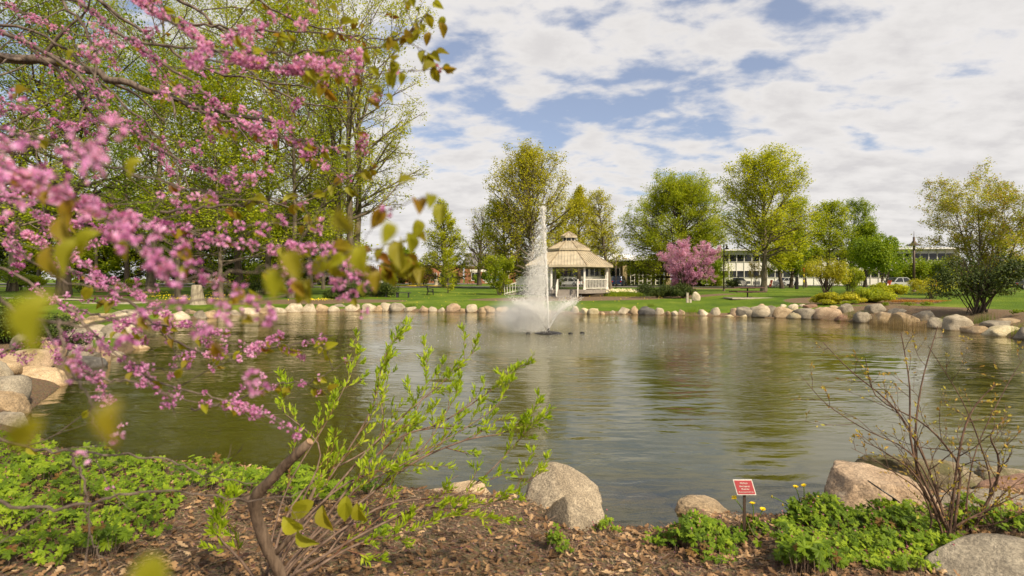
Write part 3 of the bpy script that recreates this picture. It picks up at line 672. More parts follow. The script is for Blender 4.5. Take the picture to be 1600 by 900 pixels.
def arm_bench(px, py, rz, label):
    p = foot(px, py); root = empty('park_bench', tuple(p), rz); tag(root, label, 'bench')
    t = MB()
    for k in range(4): t.box((0, -.21+k*.13, .43), (1.5, .11, .035))
    t.build('seat', M['blackm'], root)
    t = MB()
    for k in range(4): t.box((0, .27+k*.025, .55+k*.12), (1.5, .035, .09))
    t.build('backrest', M['blackm'], root)
    for s_ in (-1, 1):
        l = MB(); x_ = s_*.75; l.beam((x_, -.28, 0), (x_, -.24, .62), .06, .06); l.beam((x_, .34, 0), (x_, .24, .43), .06, .06); l.beam((x_, .24, .43), (x_, .38, .98), .06, .06)
        l.beam((x_, -.28, .62), (x_, .28, .64), .06, .05); l.beam((x_, -.26, .40), (x_, .26, .40), .05, .05); l.build('side_frame', M['blackm'], root)
arm_bench(672.5, 461, math.radians(102), 'small black bench with armrests seen from its side on the lawn')
def post(px, py, w_, h_, m, name, label, cat):
    p = foot(px, py); b = MB(); b.box((0, 0, h_/2), (w_, w_, h_), taper=.86); b.box((0, 0, h_+.015), (w_*1.05, w_*1.05, .05)); b.box((.22, -.05, .12), (.16, .12, .3)) if name == 'utility_post' else None
    o = b.build(name, m, None, tuple(p)); tag(o, label, cat); return o
post(1074, 473, .17, .72, M['concrete'], 'utility_post', 'short leaning pale post on the lawn before the redbud', 'post')
post(1245, 452, .32, 1.6, M['blackm'], 'bollard_post', 'thick dark post standing behind the yellow green tree', 'post')
# marker pole
p = foot(1256, 452); root = empty('marker_pole', tuple(p)); tag(root, 'red and yellow striped marker pole behind the right trees', 'pole')
b = MB(); b.tube([(0, 0, 0), (0, 0, 2.7)], .05, 8); b.build('pole', M['concrete'], root)
b = MB(); b.tube([(0, 0, 2.2), (0, 0, 2.8)], .085, 10); b.build('red_band', M['redflag'], root)
for z in (1.75, 1.0): b = MB(); b.tube([(0, 0, z-.15), (0, 0, z+.2)], .08, 10); b.build('yellow_band', M['yellowb'], root)
for px, w_, lab in ((1162, .9, 'small white yard sign behind the dark grey sedan'), (1182, 1.2, 'wide white yard sign beside the trunk of the yellow green tree'), (1213, 1.2, 'white yard sign just left of the silver sedan')):
    D = 90; x = X(px, D); root = empty('yard_sign', (x, D, h1(x, D))); tag(root, lab, 'sign', 'white yard signs along the far kerb')
    b = MB(); b.box((0, 0, .62), (w_, .03, .6)); b.build('panel', M['white'], root)
    for s_ in (-1, 1): b = MB(); b.tube([(s_*w_*.3, .03, 0), (s_*w_*.3, .03, .6)], .015, 6); b.build('leg', M['blackm'], root)
for px, py, lab in ((1205, 447, 'leaning orange and white barrier board left of the trunks'), (1236, 447, 'leaning orange and white barrier board in front of the silver sedan'), (1389, 449, 'orange barrier board among the shrubs below the lamp'), (1461, 450, 'orange barrier board behind the big dark bush')):
    D = 86 if px < 1300 else 62; x = X(px, D); root = empty('barrier_board', (x, D, h1(x, D)), .3); tag(root, lab, 'barrier', 'orange barrier boards')
    b = MB(); b.beam((-.25, 0, .1), (.1, .0, 1.15), .45, .04); b.build('board', M['orangep'], root)
    b = MB(); b.beam((-.1, -.03, .5), (-.03, -.03, .72), .46, .02); b.build('white_stripe', M['white'], root)
    b = MB(); b.beam((.35, .3, .0), (.05, .03, 1.0), .05, .04); b.build('leg', M['white'], root)
# kerbside waste bin pillar by the road
p = foot(681, 447.5); b = MB(); b.lathe([(0, 1.25), (.36, 1.2), (.40, 1.05), (.34, 1.0), (.34, .05), (.38, 0)], 16); o = b.build('waste_bin', M['concrete'], None, tuple(p)); tag(o, 'pale concrete waste bin beside the road', 'waste bin')

# ---------------------------------------------------------------- fountain
def fountain():
    root = empty('fountain', (FX, FY, 0)); tag(root, 'tall white fountain jet with drifting spray in the pond', 'fountain')
    b = MB(); b.lathe([(0, .10), (.16, .10), (.5, .05), (.62, .0), (.62, -.15), (0, -.15)], 24); b.tube([(0, 0, .05), (0, 0, .24)], [.09, .05], 10); b.build('float_base', M['blackm'], root)
    for dx, dy in ((.95, -.2), (1.5, .1), (-.9, -.1)):
        b = MB(); b.lathe([(0, .07), (.09, .05), (.11, 0), (.07, -.07), (0, -.08)], 10, (dx, dy, 0)); b.build('marker_buoy', M['blackm'], root)
    rg = rnd(5)
    dm, t = newmat('water_drops')
    t.n('OutputMaterial', {0: t.n('MixShader', {0: .35, 1: t.n('BsdfDiffuse', {'Color': c4((.92, .91, .88))}), 2: t.n('BsdfTranslucent', {'Color': c4((.95, .94, .92))})})})
    ov = np.array([(1, 0, 0), (-1, 0, 0), (0, 1, 0), (0, -1, 0), (0, 0, 1), (0, 0, -1)], float)
    of = np.array([(0, 2, 4), (2, 1, 4), (1, 3, 4), (3, 0, 4), (2, 0, 5), (1, 2, 5), (3, 1, 5), (0, 3, 5)])
    I3 = lambda n: np.repeat(np.eye(3)[None], n, 0)
    def drops(P, s, name, stretch=1.0):
        b = MB(); V, F = inst(ov, of, P, I3(len(P)), np.stack([s, s, s*stretch], 1)); b.add(V, F); return b.build(name, dm, root)
    H = 5.45
    # rising jet
    n = 3600; t_ = rg.random(n)**1.15; z = t_*H; lean = -.26*(z/H)**1.3
    sp = .012+.045*(z/H)**2
    P = np.stack([lean+rg.normal(size=n)*sp, rg.normal(size=n)*sp, z+.15], 1); drops(P, .006+.008*rg.random(n), 'jet', 4.5)
    # falling curtain, blown to the left
    n = 24000; s0 = rg.random(n); fall = rg.random(n)**.75; top = H*(1-.42*rg.random(n))
    z = top*(1-fall); dx = -.24*(top/H)**1.5-(.02+.95*rg.random(n)**1.3)*(fall**.6)*1.3+.12*rg.normal(size=n)*fall; dy = rg.normal(size=n)*(.05+.30*fall**.7)
    P = np.stack([dx+rg.normal(size=n)*.05, dy, z+.1], 1); drops(P, .0025+.0075*rg.random(n)**2.5, 'falling_drops', 3.2)
    # low V shaped spray ring
    n = 13000; az = rg.random(n)*2*math.pi; u = rg.random(n); el = 1.18
    R_ = 1.55*(1+.12*rg.normal(size=n)); r = R_*u; z = r*1.75*(1-.55*u)
    P = np.stack([r*np.cos(az)*.92-.15*u, r*np.sin(az)*.92, z+.12], 1)
    edge = np.abs(np.cos(az)); k = rg.random(n) < edge**4+.10; P = P[k]
    drops(P, .005+.007*rg.random(len(P)), 'cone_spray', 1.6)
    # drops landing on the ring of rough water
    n = 1500; az = rg.random(n)*2*math.pi; r = 6.3*np.sqrt(rg.random(n))
    P = np.stack([r*np.cos(az)-.3, r*np.sin(az), .02+.10*rg.random(n)**3], 1); drops(P, .004+.006*rg.random(n)**2, 'splashes', 1.3)
    # mist
    mm_, t = newmat('spray_mist'); tcx = t.n('TexCoord'); v = (tcx, 'Object')
    g = t.n('VectorMath', {0: v}, operation='LENGTH'); f = t.mapr((g, 'Value'), .15, 1.0, 1.0, 0.0, 'SMOOTHSTEP')
    nz = t.n('TexNoise', {'Vector': v, 'Scale': 2.3, 'Detail': 3.0}); d = t.math('MULTIPLY', t.math('MULTIPLY', f, f), t.mapr(nz, .35, .7, .25, 1.0))
    pv = t.n('VolumeScatter', {'Color': c4((1, .98, .96)), 'Density': t.math('MULTIPLY', d, 1.0), 'Anisotropy': .2}); t.n('OutputMaterial', {'Volume': pv})
    def mist(c, s, dens, name):
        m2 = mm_.copy(); 
        for nd in m2.node_tree.nodes:
            if nd.type == 'VOLUME_SCATTER': nd.inputs['Density'].links[0].from_node.inputs[1].default_value = dens
        b = MB(); V = [(math.cos(a)*math.cos(e), math.sin(a)*math.cos(e), math.sin(e)) for e in np.linspace(-1.57, 1.57, 9) for a in np.arange(16)*2*math.pi/16]
        b.add(V, [(i*16+k, i*16+(k+1) % 16, (i+1)*16+(k+1) % 16, (i+1)*16+k) for i in range(8) for k in range(16)])
        o = b.build(name, m2, root, c); o.scale = s; return o
    mist((-1.15, .1, .8), (2.1, 1.6, 1.25), 4.2, 'mist')
    mist((-.45, .2, 2.2), (1.0, .9, 2.9), 1.1, 'mist')
    mist((.35, .3, .95), (1.7, 1.4, 1.2), 1.2, 'mist')
fountain()
#@@PART3
# ---------------------------------------------------------------- stones
import bmesh
_bm = {}
def ico(sub):
    if sub not in _bm:
        b = bmesh.new(); bmesh.ops.create_icosphere(b, subdivisions=sub, radius=1.0); b.verts.index_update()
        _bm[sub] = (np.array([v.co[:] for v in b.verts]), np.array([[v.index for v in f.verts] for f in b.faces])); b.free()
    return _bm[sub]
def rock(name, loc, dims, m, label, seed=0, sub=4, rz=0.0, cuts=9, rough=.05, cat='stone', group=None, shape=None, power=.8, planes=None):
    V, F = ico(sub); V = V.copy(); rg = rnd(seed+100)
    V = np.sign(V)*np.abs(V)**power; V /= np.abs(V).max(0)
    P = list(planes or [])
    for k in range(cuts):
        n = unit(rg, 1)[0]; n[2] = abs(n[2])*.9-.1; n /= np.linalg.norm(n); P.append((n, .62+.30*rg.random()))
    for n, d in P:
        n = np.array(n, float); n /= np.linalg.norm(n); s_ = V@n-d; V -= np.where(s_ > 0, s_*.9, 0)[:, None]*n
    if shape is not None: V = shape(V)
    o1 = Vector(rg.random(3)*50)
    dn = np.array([mnoise.fractal(Vector(v)*1.3+o1, 1.0, 2.1, 4)+.35*mnoise.fractal(Vector(v)*6+o1, 1.0, 2.1, 3) for v in V])
    V = V*(1+rough*dn[:, None]*1.6-rough*.5*np.array([abs(mnoise.noise(Vector(v)*2.6+o1)) for v in V])[:, None])
    V = V-[0, 0, 0]; mn, mx = V.min(0), V.max(0)
    V = (V-(mn+mx)/2)/(mx-mn)*np.array(dims); b = MB(); b.add(V, F, 0, True)
    o = b.build(name, m, None, (loc[0], loc[1], loc[2])); o.rotation_euler = (0, 0, rz); tag(o, label, cat, group); return o
TT = {'p': ('pale', 'st_pale'), 't': ('tan', 'st_tan'), 'g': ('grey', 'st_gray'), 'k': ('pinkish', 'st_pink'), 'd': ('dark', 'st_dark'), 'y': ('yellowish', 'st_yel'), 'r': ('reddish', 'st_red'), 'm': ('mossy', 'st_moss')}
SH = '''170 192 547 561 p0|118 160 556 577 d0|150 168 534 552 t0|196 232 537 551 t0|172 208 500 521 p0|176 204 488 502 p1|178 216 484 495 p1|204 223 483 495 g1|222 241 483 492 p1|240 259 479 489 p1|250 270 488 503 t0|266 295 485 502 p0|288 306 483 491 k1|303 322 485 500 g0|320 338 485 496 t0|334 356 486 497 p0|356 377 484 494 p0|376 404 480 492 p0|402 418 481 491 t0|413 428 477 483 k1|424 446 480 489 p0|445 473 473 489 p0|473 494 473 489 p0|494 514 476 488 t0|513 530 478 488 p0|522 541 473 479 g1|540 561 475 487 p0|567 586 474 486 p0|586 598 478 487 t0|595 612 473 483 p1|597 606 481 487 p0|610 633 472 487 g0|631 650 479 488 p0|655 671 477 489 k0|670 683 478 488 p0|684 695 479 489 p0|698 718 473 486 k0|719 729 481 489 t0|729 745 476 489 p0|747 763 479 490 t0|753 773 476 489 t0|775 796 478 490 t0|798 812 480 490 p0|822 842 479 490 p0|846 862 482 491 t0|866 882 483 491 p0|892 906 477 491 p0|907 921 482 491 y0|919 936 482 491 y0|938 945 486 491 t0|949 965 484 492 p0|966 984 479 491 p0|984 998 478 491 t0|997 1024 478 492 d0|1022 1036 481 492 p0|1040 1048 486 493 t0|1050 1059 485 494 p0|1060 1070 483 494 k0|1092 1107 482 493 p0|1111 1127 481 494 p0|1131 1151 490 497 y0|1141 1153 481 493 k0|1153 1175 479 491 g0|1154 1175 488 497 y0|1172 1207 477 497 p0|1182 1195 475 481 k1|1196 1215 476 490 g0|1208 1237 479 496 t0|1218 1229 474 480 p1|1231 1247 475 485 p1|1233 1263 486 499 y0|1247 1257 474 481 p1|1258 1275 475 482 r1|1244 1278 480 499 g0|1272 1307 478 500 k0|1295 1311 477 487 t1|1306 1330 489 502 r0|1308 1332 474 489 g1|1337 1361 486 502 g0|1356 1382 475 489 g1|1366 1402 487 503 t0|1389 1416 481 490 g1|1400 1432 488 505 t0|1430 1458 484 500 g1|1449 1480 496 513 g0|1478 1513 491 515 p0|1509 1549 508 521 t0|1540 1577 499 512 g1|1558 1592 497 508 t1|1542 1586 508 526 y0|1590 1622 510 530 g0|1618 1660 512 536 t0'''
MARKS = [(857, 'fountain jet'), (1074, 'short white post'), (1168, 'picnic table'), (1428, 'tall hat shade lamp'), (621, 'flat dark bench'), (690, 'black park bench'), (548, 'twin trunk tree'), (1525, 'big dark bush'), (330, 'pale tree stump'), (182, 'shaded picnic table')]
ORD = ['first', 'second', 'third', 'fourth', 'fifth', 'sixth', 'seventh', 'eighth', 'ninth', 'tenth', 'eleventh', 'twelfth', 'thirteenth', 'fourteenth']
cnt = {}; rows = []
for i, e in enumerate(SH.split('|')):
    a, b_, c, d, tt = e.split(); a, b_, c, d = map(float, (a, b_, c, d)); rows.append((a, b_, c, d, tt, i))
def labels_for(rows):
    out = {}
    for r in rows:
        xm = (r[0]+r[1])/2; mk = min(MARKS, key=lambda q: abs(q[0]-xm)); side = 'right' if xm > mk[0] else 'left'
        cnt.setdefault((mk, side, r[4]), []).append((abs(xm-mk[0]), r[5]))
    for (mk, side, tt), L in cnt.items():
        L.sort()
        for k, (_, i) in enumerate(L):
            r = rows[i]; wd = (r[1]-r[0]); hh_ = r[3]-r[2]
            sz = 'large' if wd > 26 else 'small' if wd < 15 else ''
            form = 'flat' if wd/hh_ > 2.1 else 'rounded' if wd/hh_ < 1.45 else ''
            w_ = ' '.join(q for q in (sz, TT[tt[0]][0], form, 'stone') if q)
            rw = 'back row' if tt[1] == '1' else 'waterside'
            out[i] = f"{w_}, {ORD[k]} {TT[tt[0]][0]} one {side} of {mk[1]}, {rw}"
    return out
LB = labels_for(rows)
for a, b_, c, d, tt, i in rows:
    xm = (a+b_)/2
    if tt[1] == '0': D = F0*(EYE-.02)/(d-YH); zb = 0
    else:
        D0 = F0*EYE/(d+7-YH); q = foot(xm, d, D0*.8, D0*1.4); D = q[1]; zb = q[2]
    wd = (b_-a)/F0*D*1.16; ht = (d-c)/F0*D*1.08; dp = wd*(.75+.2*rnd(i).random()); bury = .16+.15*ht
    
    if tt[1] == '0':
        Ds = np.linspace(D-3.5, D+3.5, 141); D = Ds[np.argmin(np.abs(sdist(X(xm, Ds), Ds)))]
    D += rnd(i+5).uniform(-.12, .18); Dc = D+dp*.32; c += rnd(i+6).uniform(-1.2, 1.6); zt = EYE-(c-YH)/F0*Dc; zl = min(zb, zt-.25) if tt[1] == '1' else 0.0; ht = zt-zl
    rock('shore_stone', (X(xm, Dc), Dc, (zt+zl-bury)/2), (wd*Dc/D, dp, ht+bury), M[TT[tt[0]][1]], LB[i], seed=i*7+3, sub=3, cuts=10, rough=.085, power=.76, group='stones edging the pond', rz=rnd(i+9).random()*.5-.25)
# the shore near the camera, bottom centre given by the pixel of the foot
def near_rock(px0, px1, pt, pb, D, m, label, seed, h_extra=.2, depth=.9, **kw):
    wd = (px1-px0)/F0*D; Dc = D+wd*depth*.30; wd *= Dc/D; xm = (px0+px1)/2; zb = EYE-(pb-YH)/F0*D; zt = EYE-(pt-YH)/F0*Dc; ht = zt-zb
    return rock('boulder', (X(xm, Dc), Dc, zb+ht/2-h_extra/2), (wd, wd*depth, ht+h_extra), M[m], label, seed=seed, sub=5, group='boulders on the near bank', cat='boulder', **{'rough': .07, **kw})
near_rock(804, 944, 731, 822, 5.15, 'st_gran', 'large granite boulder with a peaked ridge, dark on its left face', 11, .25, .8, cuts=3, rough=.04,
          planes=[((.55, -.35, .62), .50), ((-.62, -.45, .55), .45), ((-.9, .1, .3), .7), ((.1, -.9, .5), .62)])
near_rock(846, 956, 778, 872, 4.5, 'st_gran', 'smaller pointed granite boulder leaning before the large peaked boulder', 23, .18, .8, cuts=2, rough=.03, power=.95,
          planes=[((.62, -.28, .62), .38), ((-.85, -.42, .28), .34), ((.1, -.8, .6), .55), ((.2, .8, .5), .5)])
near_rock(640, 776, 758, 806, 5.5, 'st_tan', 'low flat tan boulder behind the leafy shoots at the water edge', 31, .2, .7, cuts=4)
near_rock(572, 615, 776, 800, 5.5, 'st_yel', 'small yellowish stone left of the low flat tan boulder', 35, .12, .8, cuts=4)
near_rock(1052, 1140, 779, 818, 5.45, 'st_tan', 'smooth tan dome boulder at the water edge left of the red plant sign', 41, .2, .9, cuts=2)
near_rock(1268, 1462, 736, 822, 5.0, 'st_pink', 'big pinkish tan boulder with a white blotch behind the green clump', 52, .3, .75, cuts=4, power=.62, planes=[((-.65, -.2, .75), .86), ((.1, -.1, 1), .62), ((.6, -.2, .8), .78), ((.0, -.85, .55), .70)])
near_rock(1338, 1545, 712, 768, 6.1, 'st_moss', 'long mossy boulder lying behind the pinkish tan boulder', 61, .35, .40, rz=-.20, cuts=5, power=.7)
near_rock(1440, 1640, 772, 838, 4.75, 'st_gray', 'grey slab boulder behind the stems of the bare shrub', 72, .25, .6, cuts=5)
near_rock(1525, 1660, 728, 760, 6.3, 'st_moss', 'flat mossy boulder at the right edge by the water', 81, .3, .6, cuts=5)
near_rock(1535, 1690, 748, 800, 5.5, 'st_red', 'reddish brown boulder at the right edge below the flat mossy one', 92, .3, .7, cuts=5)
near_rock(1462, 1680, 851, 955, 3.35, 'st_gray', 'smooth rounded grey boulder in the bottom right corner', 103, .15, .75, cuts=2, power=.75, rough=.02)
near_rock(115, 157, 711, 736, 6.6, 'st_pale', 'small pale rounded stone behind the left green bed', 112, .1, .8, cuts=2)
near_rock(157, 184, 729, 750, 6.6, 'st_dark', 'small dark stone just right of the small pale rounded stone', 115, .1, .8, cuts=4)
near_rock(178, 215, 743, 758, 6.55, 'st_tan', 'thin tan stone half hidden by the left green bed', 118, .1, .8, cuts=4)
near_rock(8, 106, 572, 616, 11.9, 'st_tan', 'large tan slab boulder on the left bank reaching into the water', 122, .5, .8, cuts=5)
near_rock(-40, 37, 612, 662, 9.3, 'st_tan', 'tan rounded boulder at the left edge below the large slab', 131, .3, .8, cuts=3)
near_rock(-20, 47, 642, 690, 8.4, 'st_gray', 'grey green boulder at the left edge nearest the green bed', 134, .3, .8, cuts=3)
near_rock(20, 54, 608, 626, 11, 'st_gray', 'small grey stone between the large slab and the left edge boulder', 137, .15, .8, cuts=3)
near_rock(48, 84, 547, 568, 14.5, 'st_pink', 'pinkish boulder on the left bank above the large slab', 141, .3, .8, cuts=4)
near_rock(100, 150, 545, 562, 15.2, 'st_gray', 'low grey boulder on the left bank beside the dark stone', 145, .3, .8, cuts=4)
near_rock(16, 42, 556, 574, 13.9, 'st_gray', 'small grey stone left of the pinkish bank boulder', 148, .2, .8, cuts=4)
b_ = rock('boulder', (X(985, 6.1), 6.2, -.20), (1.35, .8, .36), M['st_yel'], 'yellowish flat boulder just under the water right of the peaked boulder', 151, 4, cat='boulder', group='boulders on the near bank')
b_ = rock('boulder', (X(1225, 6.4), 6.5, -.27), (1.1, .9, .34), M['st_tan'], 'tan flat boulder under the water behind the dandelions', 155, 4, cat='boulder', group='boulders on the near bank')
p = foot(1087, 470); rock('lawn_stone', (p[0], p[1], p[2]+.28), (.75, .6, .9), M['st_pale'], 'white upright stone at the right end of the dark hedge', 160, 3, cuts=5)

rgb = rnd(808); side_pts = [(-11.2, 11.9), (-10.6, 10.9), (-9.3, 9.9), (-10.0, 9.6), (-11.6, 13.2), (-12.6, 14.8), (-13.4, 16.6), (-14.6, 18.4), (-15.9, 20.4), (-18.4, 22.3), (-19.5, 24.6), (-12.6, 13.0), (-13.9, 15.6), (-15.2, 17.2), (-17.4, 21.0), (-20.0, 26.5), (-20.2, 28.6), (-14.4, 19.6), (-16.6, 20.2)]
for k, (x_, y_) in enumerate(side_pts):
    w_ = rgb.uniform(.7, 1.5); hh2 = rgb.uniform(.45, .85); z_ = max(0, h1(x_, y_))
    rock('boulder', (x_, y_, z_+hh2*.16), (w_, w_*.8, hh2), M[('st_tan', 'st_pale', 'st_gray', 'st_pale', 'st_pink')[k % 5]], 'boulder of the piled left bank, half hidden by the blossom', 900+k, 3, cat='boulder', group='piled boulders of the left bank', rz=rgb.random()*3, cuts=9, rough=.08)
# ---------------------------------------------------------------- plants: generator
LEAF = (np.array([(0, -.5, 0), (.28, 0, .06), (0, .55, 0), (-.28, 0, .06)]), np.array([(0, 1, 2, 3)]))
def pick(P, R, idx, t):
    n = P.shape[1]; f = np.clip(t, 0, .9999)*(n-1); i = f.astype(int); u = (f-i)[:, None]
    a, b = P[idx, i], P[idx, i+1]; r = R[idx, i]*(1-u[:, 0])+R[idx, i+1]*u[:, 0]
    T = b-a; T = T/(np.linalg.norm(T, axis=1, keepdims=True)+1e-9); return a+(b-a)*u, T, r
def polyl(rg, st, d, L, n, up, wob):
    B = len(st); P = np.zeros((B, n, 3)); P[:, 0] = st; dv = d.copy()
    for j in range(1, n):
        dv = dv+rg.normal(size=(B, 3))*wob+np.array([0, 0, up]); dv /= np.linalg.norm(dv, axis=1, keepdims=True); P[:, j] = P[:, j-1]+dv*(L/(n-1))[:, None]
    return P
def children(rg, P, R, per, t0, t1, ang, lf, n, up, wob, rf, rmin, lmin=.1):
    B = P.shape[0]; idx = np.repeat(np.arange(B), per); t = t0+(t1-t0)*(np.tile((np.arange(per)+.5)/per, B)+rg.uniform(-.5, .5, B*per)/per)
    st, T, r = pick(P, R, idx, t); rv = unit(rg, len(idx)); pr = rv-(rv*T).sum(1, keepdims=True)*T; pr /= np.linalg.norm(pr, axis=1, keepdims=True)+1e-9
    a = np.radians(ang)*(1+.35*rg.normal(size=len(idx)))[:, None]; d = T*np.cos(a)+pr*np.sin(a)
    plen = np.linalg.norm(np.diff(P, axis=1), axis=2).sum(1)[idx]; L = np.maximum(plen*lf*(1.15-.75*t)*rg.uniform(.65, 1.25, len(idx)), lmin)
    Q = polyl(rg, st, d, L, n, up, wob); R0 = np.maximum(r*rf, rmin); return Q, R0[:, None]*np.linspace(1, .35, n)[None]
def leaves(rg, P, per, size, sig, t0=.2, flat=.6, tmpl=LEAF):
    B = P.shape[0]; Lb = np.linalg.norm(np.diff(P, axis=1), axis=2).sum(1); idx = np.repeat(np.arange(B), per); idx = idx[rg.random(len(idx)) < np.clip(Lb/np.percentile(Lb, 65), .08, 1)[idx]]; t = rg.uniform(t0, 1, len(idx)); q, T, _ = pick(P, np.ones(P.shape[:2]), idx, t)
    q = q+rg.normal(size=q.shape)*sig; nrm = unit(rg, len(q)); nrm[:, 2] = np.abs(nrm[:, 2])+flat
    V, F = inst(tmpl[0], tmpl[1], q, rotmats(nrm, rg.random(len(q))*6.28), size*(.6+.8*rg.random(len(q)))); return V, F
PR = dict(dome=lambda t: np.clip(1-t**2.6, .02, 1)**.55*(.80+.2*np.minimum(t*4, 1)), round=lambda t: np.sqrt(np.clip(1-(2*t-1)**2*.85, .05, 1)), cone=lambda t: np.clip(1.08-t, .08, 1)**.8, vase=lambda t: .45+.75*t-.55*t**4,
          oval=lambda t: np.sqrt(np.clip(1-((t-.42)/.62)**2, .04, 1)), pyr=lambda t: np.clip(1.05-t**1.3, .1, 1), tall=lambda t: np.clip(np.sqrt(np.clip(1-((t-.35)/.7)**2, .09, 1)), 0, 1))
LM = 2.7
def tree(name, label, cat, loc, H, R, seed, prof='oval', t0=.25, n1=28, n2=7, n3=4, leaf=('lf_green', .16, 7, .22), r=.25, bark='bark', el=(25, 65), up=.06, trunks=1, spread=.3, wob=.10,
         splits=0.0, group=None, tmpl=LEAF, sub2=0, leaf2=None, flat=.6, lean=0.0, crownname='crown'):
    rg = rnd(seed); root = empty(name, tuple(loc)); tag(root, label, cat, group)
    az = np.arange(trunks)*2*math.pi/trunks+rg.random()*6; sd_ = np.stack([np.cos(az), np.sin(az)], 1)
    st = np.zeros((trunks, 3)); st[:, :2] = sd_*r*(1.1 if trunks > 1 else 0); st[:, 2] = -.15
    d = np.zeros((trunks, 3)); d[:, :2] = sd_*(spread if trunks > 1 else 0); d[:, 0] += lean; d[:, 2] = 1; d /= np.linalg.norm(d, axis=1, keepdims=True)
    TL = H*.97*np.ones(trunks)*(1 if trunks == 1 else rg.uniform(.85, 1, trunks)); n0 = 12
    P0 = polyl(rg, st, d, TL, n0, .03, .035); tt = np.linspace(0, 1, n0)
    rt = r*(1 if trunks == 1 else .8)*((1-tt)**.8*.93+.05)*(1+.45*np.exp(-tt*14)); R0 = np.repeat(rt[None], trunks, 0)
    tb = MB(); tb.add(*tubes(P0, R0, 9), 0, True)
    per = max(1, n1//trunks); idx = np.repeat(np.arange(trunks), per); n1 = len(idx)
    u = np.tile((np.arange(per)+.5)/per, trunks); t = t0+(.985-t0)*u
    s1, T1, r1 = pick(P0, R0, idx, t); a1 = np.arange(n1)*2.39996+rg.random(n1)*.7; e1 = np.radians(el[0]+(el[1]-el[0])*u+rg.normal(size=n1)*7)
    d1 = np.stack([np.cos(a1)*np.cos(e1), np.sin(a1)*np.cos(e1), np.sin(e1)], 1)
    if trunks > 1:
        out = s1-[0, 0, 0]; out[:, 2] = 0; d1[:, :2] += .5*out[:, :2]/(np.linalg.norm(out, axis=1, keepdims=True)+.3); d1 /= np.linalg.norm(d1, axis=1, keepdims=True)
    L1 = R*PR[prof](u)*rg.uniform(.82, 1.12, n1)
    P1 = polyl(rg, s1, d1, L1, 8, up, wob); R1 = np.clip(r1*.55, .012, L1*.035+.01)[:, None]*np.linspace(1, .25, 8)[None]
    P2, R2 = children(rg, P1, R1, n2, .22, 1.0, 42, .52, 6, up*.8, wob*1.1, .6, .008)
    P3, R3 = children(rg, P2, R2, n3, .15, 1.0, 40, .55, 4, up*.5, wob*1.2, .6, .005)
    tb.add(*tubes(P1, R1, 6), 0, True); tb.add(*tubes(P2, R2, 4)); tb.add(*tubes(P3, R3, 3))
    tb.build('trunk', M[bark], root)
    if leaf:
        m_, sz, pr_, sg = leaf; pr_ = max(1, int(pr_*LM)) if pr_ > 1 else pr_; cb = MB(); cb.add(*leaves(rg, P3, pr_, sz, sg, flat=flat, tmpl=tmpl)); cb.add(*leaves(rg, P2, max(1, pr_//2), sz, sg, .6, flat, tmpl)); mats = [M[m_]]
        if leaf2: cb.add(*leaves(rg, P3, leaf2[1], sz, sg, flat=flat, tmpl=tmpl), 1); mats.append(M[leaf2[0]])
        cb.build(crownname, mats, root)
    return root
def bushy(name, label, cat, loc, dims, seed, m='lf_dark', n=3000, size=.09, lumps=9, stems=10, group=None, tmpl=LEAF, bark='bark_dark', rough=.35, accent=None, shell=.35, floor=.05, low=False):
    """a dense shrub: leaves through many overlapping lumps, carried by stems"""
    rg = rnd(seed); root = empty(name, tuple(loc)); tag(root, label, cat, group); dx, dy, dz = dims
    c = rg.uniform(-1, 1, (lumps, 3))*np.array([.62, .62, .42]); c[:, 2] = np.abs(c[:, 2])*1.1+.42; c[:, 2] = np.minimum(c[:, 2], .88-.35*np.hypot(c[:, 0], c[:, 1])**2)
    rad = rg.uniform(.26, .46, lumps)*(6/lumps)**.25
    if low: c[:, 2] = rg.uniform(.12, .72, lumps)
    k = rg.integers(0, lumps, n); u = unit(rg, n); rr = (1-shell*rg.random(n)**1.5)*(1+.12*rough*rg.normal(size=n))
    P = c[k]+u*(rad[k]*rr)[:, None]*[1, 1, .75]; P[:, 2] = np.maximum(P[:, 2], floor+.1*rg.random(n)); P = P*[dx/2, dy/2, dz]
    nrm = u*1.0+rg.normal(size=(n, 3))*.55; nrm[:, 2] += .4
    cb = MB(); cb.add(*inst(tmpl[0], tmpl[1], P, rotmats(nrm, rg.random(n)*6.28), size*(.6+.8*rg.random(n)))); mats = [M[m]]
    if accent:
        na = accent[1]; j = rg.integers(0, n, na); cb.add(*inst(tmpl[0], tmpl[1], P[j]*1.02, rotmats(unit(rg, na), rg.random(na)*6.28), np.full(na, accent[2])), 1); mats.append(M[accent[0]])
    cb.build('foliage', mats, root)
    if stems:
        b = rg.normal(size=(stems, 3))*[dx*.05, dy*.05, 0]; tg = c[rg.integers(0, lumps, stems)]*[dx/2, dy/2, dz]; d = tg-b; L = np.linalg.norm(d, axis=1)
        P0 = polyl(rg, b-[0, 0, .1], d/L[:, None]*.7+[0, 0, .4], L*1.15, 7, 0, .08); R0 = (.012+.012*dz*rg.random(stems))[:, None]*np.linspace(1, .3, 7)[None]
        P1, R1 = children(rg, P0, R0, 5, .3, 1, 35, .5, 5, .03, .1, .6, .004); sb = MB(); sb.add(*tubes(P0, R0, 6), 0, True); sb.add(*tubes(P1, R1, 3)); sb.build('stems', M[bark], root)['kind'] = 'stuff'
    return root
#@@PART4
def T(px, py): return foot(px, py)
def hz(p, py): return (YH-py)/F0*p[1]+EYE-p[2]      # height that reaches picture row py
G1 = 'tall trees in the left grove'
